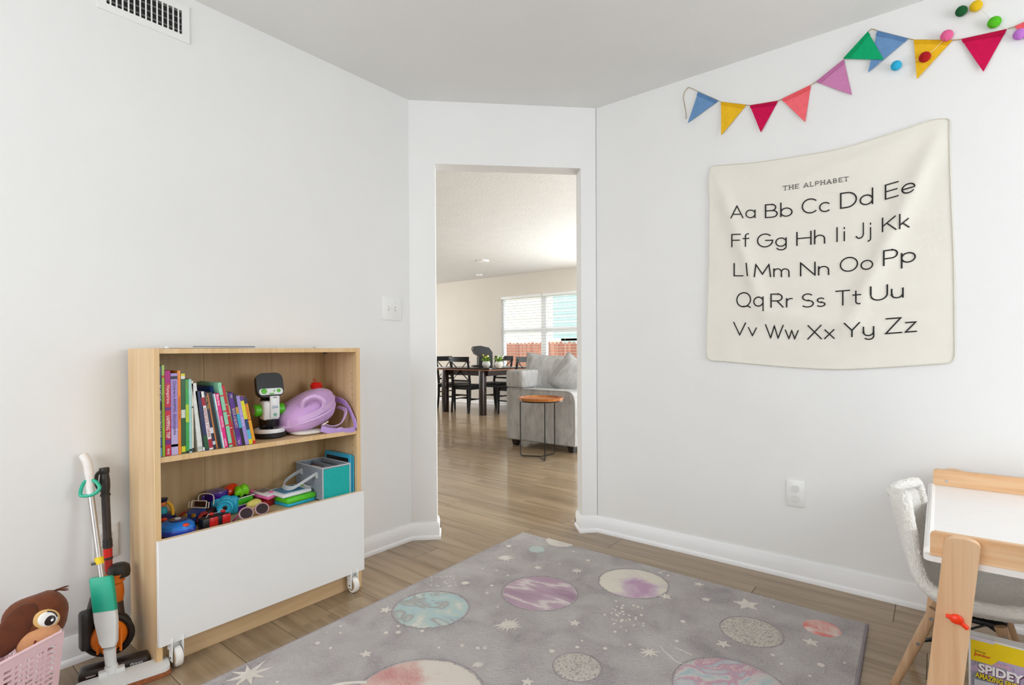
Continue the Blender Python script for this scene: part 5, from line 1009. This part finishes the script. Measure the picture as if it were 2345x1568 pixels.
# ------------------------------------------------------------------ fleece shell chair tucked under the table
CH = thing('child_chair', 'small fluffy white bucket chair with wooden legs beside the play table', 'chair', (0.068, 2.13, 0), rz=-0.07)
M_FLE = mat('#faf7f0', 0.98, 0.04, 160, 0.7, bscale=330, spec=0.05, sheen=0.4, bdist=0.006); M_IN = mat('#b7a58f', 0.98, 0.2, 200, 1.0, bscale=330, spec=0.05, sheen=0.3, bdist=0.006)
prof = spline([(0.165, 0, 0.300), (0.14, 0, 0.290), (0.08, 0, 0.278), (0.0, 0, 0.272), (-0.07, 0, 0.288), (-0.115, 0, 0.335), (-0.140, 0, 0.410), (-0.160, 0, 0.490), (-0.178, 0, 0.560), (-0.186, 0, 0.585)], 5)
K, NW = len(prof), 26
def shell(off, name, m_, jit):
    vs = []; fs = []
    for i, p in enumerate(prof):
        t = i/(K-1); back = max(0, (t-0.45)/0.55); hw = 0.165*(1-0.25*max(0, (t-0.72)/0.28)**2)*(0.90+0.10*min(1, t*5))
        if t > 0.9: hw *= 1-1.6*(t-0.9)
        for j in range(NW+1):
            u = -1+2*j/NW; cup = abs(u)**2.6
            x = p.x+cup*(0.075*back*(1-0.4*back)); z = p.z+cup*(0.055*(1-back)+0.015*back); y = u*hw
            vs.append(V(x, y, z))
    for i in range(K-1):
        for j in range(NW): a = i*(NW+1)+j; fs.append((a, a+1, a+NW+2, a+NW+1))
    me = bpy.data.meshes.new('t'); me.from_pydata(vs, [], fs); bm = bmesh.new(); bm.from_mesh(me); bm.normal_update(); ns = [q.normal.copy() for q in bm.verts]; bm.free(); bpy.data.meshes.remove(me)
    sg = 1 if ns[(K//2)*(NW+1)+NW//2].x > 0 or ns[2*(NW+1)+NW//2].z > 0 else -1
    return vs, fs, [n*sg for n in ns]
vs, fs, ns = shell(0, '', None, 0)
n0 = len(vs); inner = [p+n*0.009 for p, n in zip(vs, ns)]; outer = [p-n*0.011 for p, n in zip(vs, ns)]
bd = [j for j in range(NW+1)]+[i*(NW+1)+NW for i in range(1, K)]+[(K-1)*(NW+1)+j for j in range(NW-1, -1, -1)]+[i*(NW+1) for i in range(K-2, 0, -1)]
def fuzz(o, lv, amp, sc):
    s_ = o.modifiers.new('sub', 'SUBSURF'); s_.levels = lv; s_.render_levels = lv
    tx = bpy.data.textures.new('fleece', 'CLOUDS'); tx.noise_scale = sc; tx.noise_depth = 2
    dm = o.modifiers.new('fleece', 'DISPLACE'); dm.texture = tx; dm.strength = amp; dm.mid_level = 0.5
G().add(inner+outer, fs+[tuple(x+n0 for x in f[::-1]) for f in fs]+[(bd[k], bd[(k+1) % len(bd)], bd[(k+1) % len(bd)]+n0, bd[k]+n0) for k in range(len(bd))]).obj('shell', M_FLE, CH, ang=180)
sh = CH.children[0]; fuzz(sh, 2, 0.006, 0.005)
e_ = [vs[i] for i in bd]
rm = G().tube([p for k, p in enumerate(e_) if k % 2 == 0], 0.0180, 10, closed=True).obj('fleece_rim', M_FLE, CH, ang=180); fuzz(rm, 3, 0.009, 0.0045)
G().box(-0.05, 0.09, -0.06, 0.06, 0.238, 0.252, bev=0.003).obj('mount_plate', mat('#16161a', 0.5), CH)
feet = [(-0.170, -0.110), (-0.155, 0.090), (0.150, -0.110), (0.150, 0.090)]; tops = [(-0.072, -0.090), (-0.060, 0.075), (0.075, -0.090), (0.075, 0.075)]
wire = mat('#121214', 0.35, metal=0.4)
for (fx, fy), (tx_, ty_) in zip(feet, tops):
    a, b = V(tx_, ty_, 0.262), V(fx, fy, 0.0); l = G().tube([a, a*0.55+b*0.45, b], [0.0150, 0.0145, 0.0105], 14).obj('leg', M_BEECH, CH)
    dv = (b-a).normalized(); s_ = V(0.2, math.copysign(1, fy), 0); s_ = (s_-dv*s_.dot(dv)).normalized()
    for f in (0.10, 0.42):
        p = a+(b-a)*f+s_*0.0125; G().cyl(p, p+s_*0.003, 0.0055, n=12).obj('bolt', mat('#a9adb0', 0.3, metal=0.8), l)
for (fx, fy), (tx_, ty_) in zip(feet, tops):
    a, b = V(tx_, ty_, 0.262), V(fx, fy, 0.0); p = a+(b-a)*0.42
    G().tube([p, V(0, 0, 0.165)], 0.0032, 8).obj('wire_strut', wire, CH); G().tube([p, V(-fx*0.25, fy*0.6, 0.245)], 0.0032, 8).obj('wire_strut', wire, CH); G().ell(p*0.97+V(0, 0, 0.004), (0.009, 0.009, 0.011)).obj('strut_clip', wire, CH)
# ------------------------------------------------------------------ picture box under the table
SBp = V(0.064, 1.865, 0.0)
sb = thing('picture_box', 'yellow topped cardboard activity box with cartoon lettering under the play table', 'box', SBp, rot=(-0.06, 0, 0.0))
G().box(0, 0.24, 0, 0.045, 0, 0.278, bev=0.0015, seg=1).obj('carton', mat('#eeeeee', 0.45, 0.02), sb)
FM = lambda x, z: frame((x, -0.0006, z), (1, 0, 0), (0, 0, 1))
G().box(0.003, 0.237, -0.0008, 0, 0.232, 0.274).obj('yellow_band', mat('#f6d80c', 0.4, 0.02), sb, False)
G().prism([(0, 0), (0.042, 0), (0.054, 0.014), (0.054, 0.02), (0, 0.02)], 0, 0.0008, M=FM(0.003, 0.216)).obj('yellow_tab', mat('#f6d80c', 0.4, 0.02), sb)
G().box(0.003, 0.237, -0.0004, 0, 0.14, 0.232).obj('sparkle_panel', blotch('sparkle_print', [(0.36, '#8a9aa0'), (0.46, '#b9a6c8'), (0.55, '#c9b3d4'), (0.68, '#a8b0c4')], scale=30, rough=0.4, bump=0.05, grain=0.4), sb, False)
tilt = lambda x, z, a: frame((x, -0.0016, z), (math.cos(a), 0, math.sin(a)), (-math.sin(a), 0, math.cos(a)))
lettering('Junior', 0.0105, tilt(0.026, 0.2335, -0.03), 'print', mat('#d81c1c', 0.5), sb, width=0.034, bold=0.02); lettering('Disney', 0.006, tilt(0.022, 0.2425, -0.03), 'print', mat('#2a2412', 0.5), sb, width=0.022)
lettering('MARVEL', 0.0095, tilt(0.066, 0.2195, -0.02), 'print', mat('#f1b9cb', 0.5), sb, width=0.028, bold=0.02)
for k, (c, dz, b_) in enumerate((('#5a1f4f', -0.0018, 0.075), ('#f4f4f8', 0, 0.045))): lettering('SPIDEY', 0.024, tilt(0.062+0.001*(1-k), 0.2005+dz, -0.02) @ TR(0, 0, 0.0004*k), 'print', mat(c, 0.5), sb, width=0.088+0.003*(1-k), bold=b_)
for k, (c, b_) in enumerate((('#2b2440', 0.07), ('#f0dc2e', 0.035))): lettering('AMAZING FRIENDS', 0.0145, tilt(0.064+0.001*(1-k), 0.1795-0.001*(1-k), -0.03) @ TR(0, 0, 0.0004*k), 'print', mat(c, 0.5), sb, width=0.104, bold=b_)
G().box(0.010, 0.23, -0.0010, 0, 0.03, 0.168).obj('white_window', mat('#d9dbe8', 0.3, 0.05), sb, False)
G().box(0.108, 0.237, -0.0008, 0, 0.03, 0.19).obj('blue_print', mat('#1f46b0', 0.4, 0.1), sb, False); G().box(0.003, 0.009, -0.0010, 0, 0.10, 0.15).obj('green_print', mat('#1f8a4a', 0.4), sb, False)
G().box(0.0, 0.05, -0.0012, 0.01, 0.270, 0.2795).obj('tape', mat('#d9d6e2', 0.3), sb, False)
# ================================================================== LIVING AND DINING ROOM
SOF = blotch('sofa_fabric', [(0.3, '#a3a2a1'), (0.5, '#b5b4b3'), (0.7, '#c5c4c2')], scale=14, stretch=(1, 1, 0.35), bump=0.5, grain=0.4, bscale=500)
so = thing('sofa', 'light grey fabric sofa seen from its arm end in the living room', 'sofa', (-3.25, 5.4, 0)); SO = V(-3.25, 5.4, 0)
def sbx(x0, x1, y0, y1, z0, z1, bev=0.03, seg=3): return G().box(x0-SO.x, x1-SO.x, y0-SO.y, y1-SO.y, z0, z1, bev=bev, seg=seg)
def arm(y0, y1):
    pr = [(-3.735, 0.068), (-2.838, 0.068), (-2.838, 0.53), (-2.85, 0.58), (-2.88, 0.615), (-2.935, 0.632), (-3.735, 0.632)]
    o = G().prism([(p[0]-SO.x, p[1]) for p in pr], -(y1-SO.y), -(y0-SO.y), M=TR(rx=PI/2)).obj('arm', SOF, so, ang=25)
    b = o.modifiers.new('round', 'BEVEL'); b.width = 0.018; b.segments = 3; b.limit_method = 'ANGLE'
    G().tube([(p[0]-SO.x, (y0-0.001)-SO.y, p[1]) for p in [(-2.842, 0.08), (-2.842, 0.53), (-2.855, 0.578), (-2.885, 0.61), (-2.935, 0.627), (-3.72, 0.627)]], 0.005, 6).obj('welt', SOF, o)
arm(4.53, 4.75); arm(6.05, 6.27)
sbx(-3.75, -3.50, 4.53, 6.27, 0.632, 0.83, 0.035).obj('back', SOF, so); sbx(-3.735, -3.52, 4.76, 6.04, 0.07, 0.64, 0.01).obj('back_frame', SOF, so)
sbx(-3.50, -2.80, 4.76, 6.04, 0.12, 0.30, 0.02).obj('base', SOF, so)
for y in (4.765, 5.405): sbx(-3.50, -2.78, y, y+0.63, 0.30, 0.47, 0.05, 4).obj('seat_cushion', SOF, so)
for x, y in ((-3.65, 4.60), (-2.92, 4.60), (-3.65, 6.19), (-2.92, 6.19)): G().lathe([(0.034, 0), (0.055, 0.072)], 4, M=TR(x-SO.x, y-SO.y, 0, rz=PI/4)).obj('foot', mat('#1d1613', 0.4), so, False)
def pillow(lab, c, w, h, t, rot):
    p_ = thing('throw_pillow', lab, 'pillow', c, rot=rot, group='sofa pillows'); vs = []; fs = []; N = 14
    for s in (1, -1):
        for j in range(N+1):
            for i in range(N+1):
                u, v = -1+2*i/N, -1+2*j/N; b = ((1-u**4)*(1-v**4))**0.5; k = 1-0.06*(1-abs(v))*abs(u)
                vs.append((u*w/2*k, s*t/2*b*(1+0.08*noise.noise(V(u*2, v*2, s*3+c[1]))), v*h/2*(1-0.06*(1-abs(u))*abs(v))))
    M1 = (N+1)**2
    for s in (0, 1):
        for j in range(N):
            for i in range(N): a = s*M1+j*(N+1)+i; f = (a, a+1, a+N+2, a+N+1); fs.append(f if s == 0 else f[::-1])
    bm_ = G().add(vs, fs).obj('cushion', SOF, p_, ang=60); ed = [V(*vs[i]) for i in [i for i in range(N+1)]+[j*(N+1)+N for j in range(1, N+1)]+[N*(N+1)+i for i in range(N-1, -1, -1)]+[j*(N+1) for j in range(N-1, 0, -1)]]
    G().tube(ed, 0.005, 6, closed=True).obj('piping', SOF, p_)
pillow('large grey sofa pillow leaning on the sofa back nearest the dining table', (-3.50, 4.92, 0.770), 0.46, 0.46, 0.20, (-0.20, 0.10, 0.35))
pillow('grey sofa pillow propped in the middle of the sofa arm end', (-3.13, 4.96, 0.725), 0.46, 0.42, 0.17, (-0.15, 0.62, 0.30))
pillow('grey sofa pillow farthest right, half hidden by the doorway', (-2.98, 5.20, 0.760), 0.46, 0.44, 0.17, (-0.15, 0.55, 0.30))
# round wire side table
stt = thing('side_table', 'round wooden tray table on thin black wire legs beside the sofa', 'side table', (-3.035, 4.215, 0))
TZ2 = 0.558
G().lathe([(0.0, TZ2), (0.205, TZ2), (0.214, TZ2+0.004), (0.222, TZ2+0.030), (0.216, TZ2+0.030), (0.207, TZ2+0.012), (0.0, TZ2+0.011)], 40, cap=False).obj('tray_top', wood('tray_wood', '#8a4a1e', '#a8612b', '#c07c3e', axis=0, rough=0.4, along=3, across=20), stt)
wr = mat('#131313', 0.4, metal=0.3)
G().tube([(0.212*math.cos(a*PI/20), 0.212*math.sin(a*PI/20), TZ2-0.004) for a in range(40)], 0.005, 6, closed=True).obj('ring', wr, stt)
for px, py in ((-3.215, 4.125), (-2.853, 4.038), (-3.01, 4.45)):
    dv = V(px+3.035, py-4.215, 0); dv = dv.normalized()*0.205
    G().tube([(0, 0, 0.008), (dv.x*0.92, dv.y*0.92, 0.008), (dv.x*0.99, dv.y*0.99, 0.018), (dv.x, dv.y, 0.04), (dv.x, dv.y, TZ2-0.004)], 0.0055, 8).obj('leg', wr, stt)
# dining table
DK = mat('#0d0b0b', 0.5, 0.1, spec=0.3); DKT = mat('#241410', 0.3, 0.15); 
dt = thing('dining_table', 'dark wooden dining table with brown edge in the far corner', 'table', (-6.155, 6.85, 0)); 
G().box(-0.615, 0.615, -0.55, 0.55, 0.738, 0.760, bev=0.006).obj('top', mat('#1c1715', 0.18, 0.1), dt); G().box(-0.60, 0.60, -0.535, 0.535, 0.715, 0.738).obj('edge_moulding', mat('#8a5634', 0.4), dt, False); G().box(-0.52, 0.52, -0.47, 0.47, 0.63, 0.715).obj('apron', DKT, dt, False)
for x in (-0.43, 0.43):
    for y in (-0.50, 0.46): G().box(x-0.045, x+0.045, y-0.045, y+0.045, 0, 0.715, bev=0.006).obj('leg', DKT, dt)
# cross-back chairs: front towards +x
def make_chair():
    c = thing('dining_chair', 'black wooden cross-back dining chair', 'chair', group='cross-back dining chairs')
    G().box(-0.20, 0.22, -0.21, 0.21, 0.435, 0.462, bev=0.010).obj('seat', DK, c)
    G().box(-0.19, 0.20, -0.19, 0.19, 0.385, 0.435).obj('seat_rail', DK, c, False)
    for y in (-0.19, 0.19):
        G().tube([(-0.225, y, 0), (-0.195, y, 0.25), (-0.19, y, 0.46), (-0.215, y, 0.70), (-0.255, y*1.03, 0.90)], [0.018, 0.021, 0.022, 0.020, 0.018], 8).obj('back_leg', DK, c)
        G().tube([(0.195, y, 0), (0.185, y, 0.43)], [0.016, 0.022], 8).obj('front_leg', DK, c)
        G().tube([(-0.21, y, 0.22), (0.19, y, 0.22)], 0.011, 6).obj('stretcher', DK, c)
    tp = [(-0.245-0.03*(1-(y/0.22)**2), y, 0.895) for y in [-0.215+0.43*i/8 for i in range(9)]]
    G().ribbon(tp, (0.004, 0, 0.085), 0.022).obj('top_rail', DK, c); G().ribbon([(-0.205, -0.19, 0.535), (-0.212, 0, 0.535), (-0.205, 0.19, 0.535)], (0, 0, 0.03), 0.018).obj('lower_rail', DK, c)
    for s in (-1, 1): G().ribbon(spline([(-0.208, -0.175*s, 0.55), (-0.232, 0, 0.70), (-0.250, 0.175*s, 0.86)], 5), (0, 0.0262, 0.012*s), 0.014).obj('cross_brace', DK, c)
    G().tube([(0.0, -0.19, 0.22), (0.0, 0.19, 0.22)], 0.010, 6).obj('stretcher', DK, c); G().tube([(-0.20, -0.19, 0.30), (-0.20, 0.19, 0.30)], 0.010, 6).obj('stretcher', DK, c)
    return c
c0 = make_chair()
CHS = [((-6.27, 6.60), PI/2+0.05, 'black cross-back chair with its back to the doorway, in front of the dining table'), ((-6.85, 6.82), 0.05, 'black cross-back chair at the left side of the dining table'), ((-5.42, 6.80), PI-0.10, 'black cross-back chair at the right side of the dining table, partly behind the sofa'),
       ((-6.30, 7.33), -PI/2, 'black cross-back chair behind the dining table against the wall'), ((-5.36, 7.30), PI+0.35, 'black cross-back chair by the window behind the sofa')]
for i, ((x, y), r, lab) in enumerate(CHS):
    c = c0 if i == 0 else copy_tree(c0); c.location = (x, y, 0); c.rotation_euler = (0, 0, r); c['label'] = lab
# coffee machine
cm = thing('coffee_machine', 'black single cup coffee machine on the dining table', 'coffee machine', (-6.15, 6.78, 0.760), rz=-2.46+0.25)
cm.scale = (1.22, 1.22, 1.05)
CB = mat('#0c0c0e', 0.4, 0.05)
pr = [(-0.15, 0), (0.12, 0), (0.12, 0.025), (0.045, 0.03), (0.04, 0.18), (0.09, 0.21), (0.125, 0.29), (0.11, 0.335), (0.02, 0.345), (-0.10, 0.315), (-0.15, 0.24)]
G().prism(pr, -0.085, 0.085, M=TR(rx=PI/2)).obj('body', CB, cm, ang=30); G().tube([(0.05, 0, 0.235), (0.05, 0, 0.205)], [0.03, 0.02], 14).obj('brew_head', CB, cm); G().box(0.02, 0.11, -0.06, 0.06, 0.025, 0.032).obj('drip_tray', mat('#777a7d', 0.3, metal=0.8), cm, False)
G().box(0.121, 0.124, -0.05, 0.05, 0.285, 0.30).obj('trim_strip', mat('#b5b8ba', 0.25, metal=0.8), cm, False)
# potted flowers
def pot(lab, x, y, seed, fl):
    rr = random.Random(seed); p = thing('potted_flowers', lab, 'plant', (x, y, 0.760), group='flower pots on the dining table'); p.scale = (0.85, 0.85, 0.95)
    G().lathe([(0.045, 0), (0.075, 0.03), (0.082, 0.06), (0.07, 0.10), (0.058, 0.112), (0.052, 0.108), (0.06, 0.09)], 24, cap=False).obj('pot', mat('#dedbd4', 0.4), p)
    G().cyl((0, 0, 0.085), (0, 0, 0.09), 0.058, n=20).obj('soil', mat('#3a2a1e', 0.9), p)
    lm = [mat('#6f9a2c', 0.5, 0.15), mat('#8fb43c', 0.5, 0.15), mat('#4f7a22', 0.5, 0.15)]
    for i in range(34):
        a = rr.uniform(0, 2*PI); t = rr.uniform(0.15, 1.0); L = rr.uniform(0.07, 0.15); d_ = V(math.cos(a)*t, math.sin(a)*t, 1.15-0.7*t).normalized(); s_ = V(-math.sin(a), math.cos(a), 0); b_ = V(math.cos(a)*0.03, math.sin(a)*0.03, 0.09)
        P = [b_, b_+d_*L*0.5-s_*0.016, b_+d_*L+V(0, 0, -0.02*t), b_+d_*L*0.5+s_*0.016, b_+d_*L*0.5+V(0, 0, 0.004)]
        G().add(P, [(0, 1, 4), (1, 2, 4), (2, 3, 4), (3, 0, 4)]).obj('leaf', lm[i % 3], p)
    for i in range(9):
        a = rr.uniform(0, 2*PI); r_ = rr.uniform(0.02, 0.09); z = 0.16+rr.uniform(0, 0.06)
        G().ell((math.cos(a)*r_, math.sin(a)*r_, z), (0.016, 0.016, 0.012), 8, 6).obj('blossom', mat(rr.choice(fl), 0.6), p)
pot('small white pot with pink, white and yellow flowers, left on the dining table', -5.83, 6.56, 3, ['#f3efe6', '#f0c9d2', '#f2d94a', '#f4f1ea']); pot('small white pot with leafy green plant and white blossoms, right on the dining table', -5.53, 6.53, 8, ['#f3f2ea', '#eef0dc', '#f6f3ee'])
pf = thing('pink_flower_bunch', 'pale pink flower bunch behind the front dining chair', 'plant', (-6.22, 6.55, 0.760))
pf.scale = (0.7, 0.7, 0.55); G().lathe([(0.03, 0), (0.04, 0.05), (0.028, 0.10)], 16).obj('vase', mat('#e6dfd8', 0.4), pf)
for i in range(12): G().ell((random.uniform(-0.06, 0.06), random.uniform(-0.06, 0.06), 0.13+random.uniform(0, 0.06)), (0.022, 0.022, 0.018), 8, 6).obj('blossom', mat(['#e9c3cc', '#f1dfe0', '#d9a3b4'][i % 3], 0.7), pf)
# ceiling fixtures of the living room
cl_ = thing('ceiling_downlight', 'flat round white ceiling light in the living room', 'ceiling light', (-5.52, 6.15, CE-0.02)); G().lathe([(0.085, 0.0), (0.092, 0.004), (0.095, 0.02)], 28).obj('trim_ring', M_WHITEP, cl_); G().cyl((0, 0, -0.001), (0, 0, 0.003), 0.07, n=24).obj('diffuser', mat('#f6f4ee', 0.5), cl_)
sm = thing('smoke_detector', 'small round white smoke detector on the living room ceiling near the far wall', 'smoke detector', (-6.60, 7.25, CE-0.03)); G().lathe([(0.045, 0), (0.06, 0.008), (0.065, 0.03)], 24).obj('housing', M_WHITEP, sm); G().lathe([(0.02, -0.002), (0.022, 0.002)], 16).obj('sensor_cap', mat('#d8d8d4', 0.5), sm)
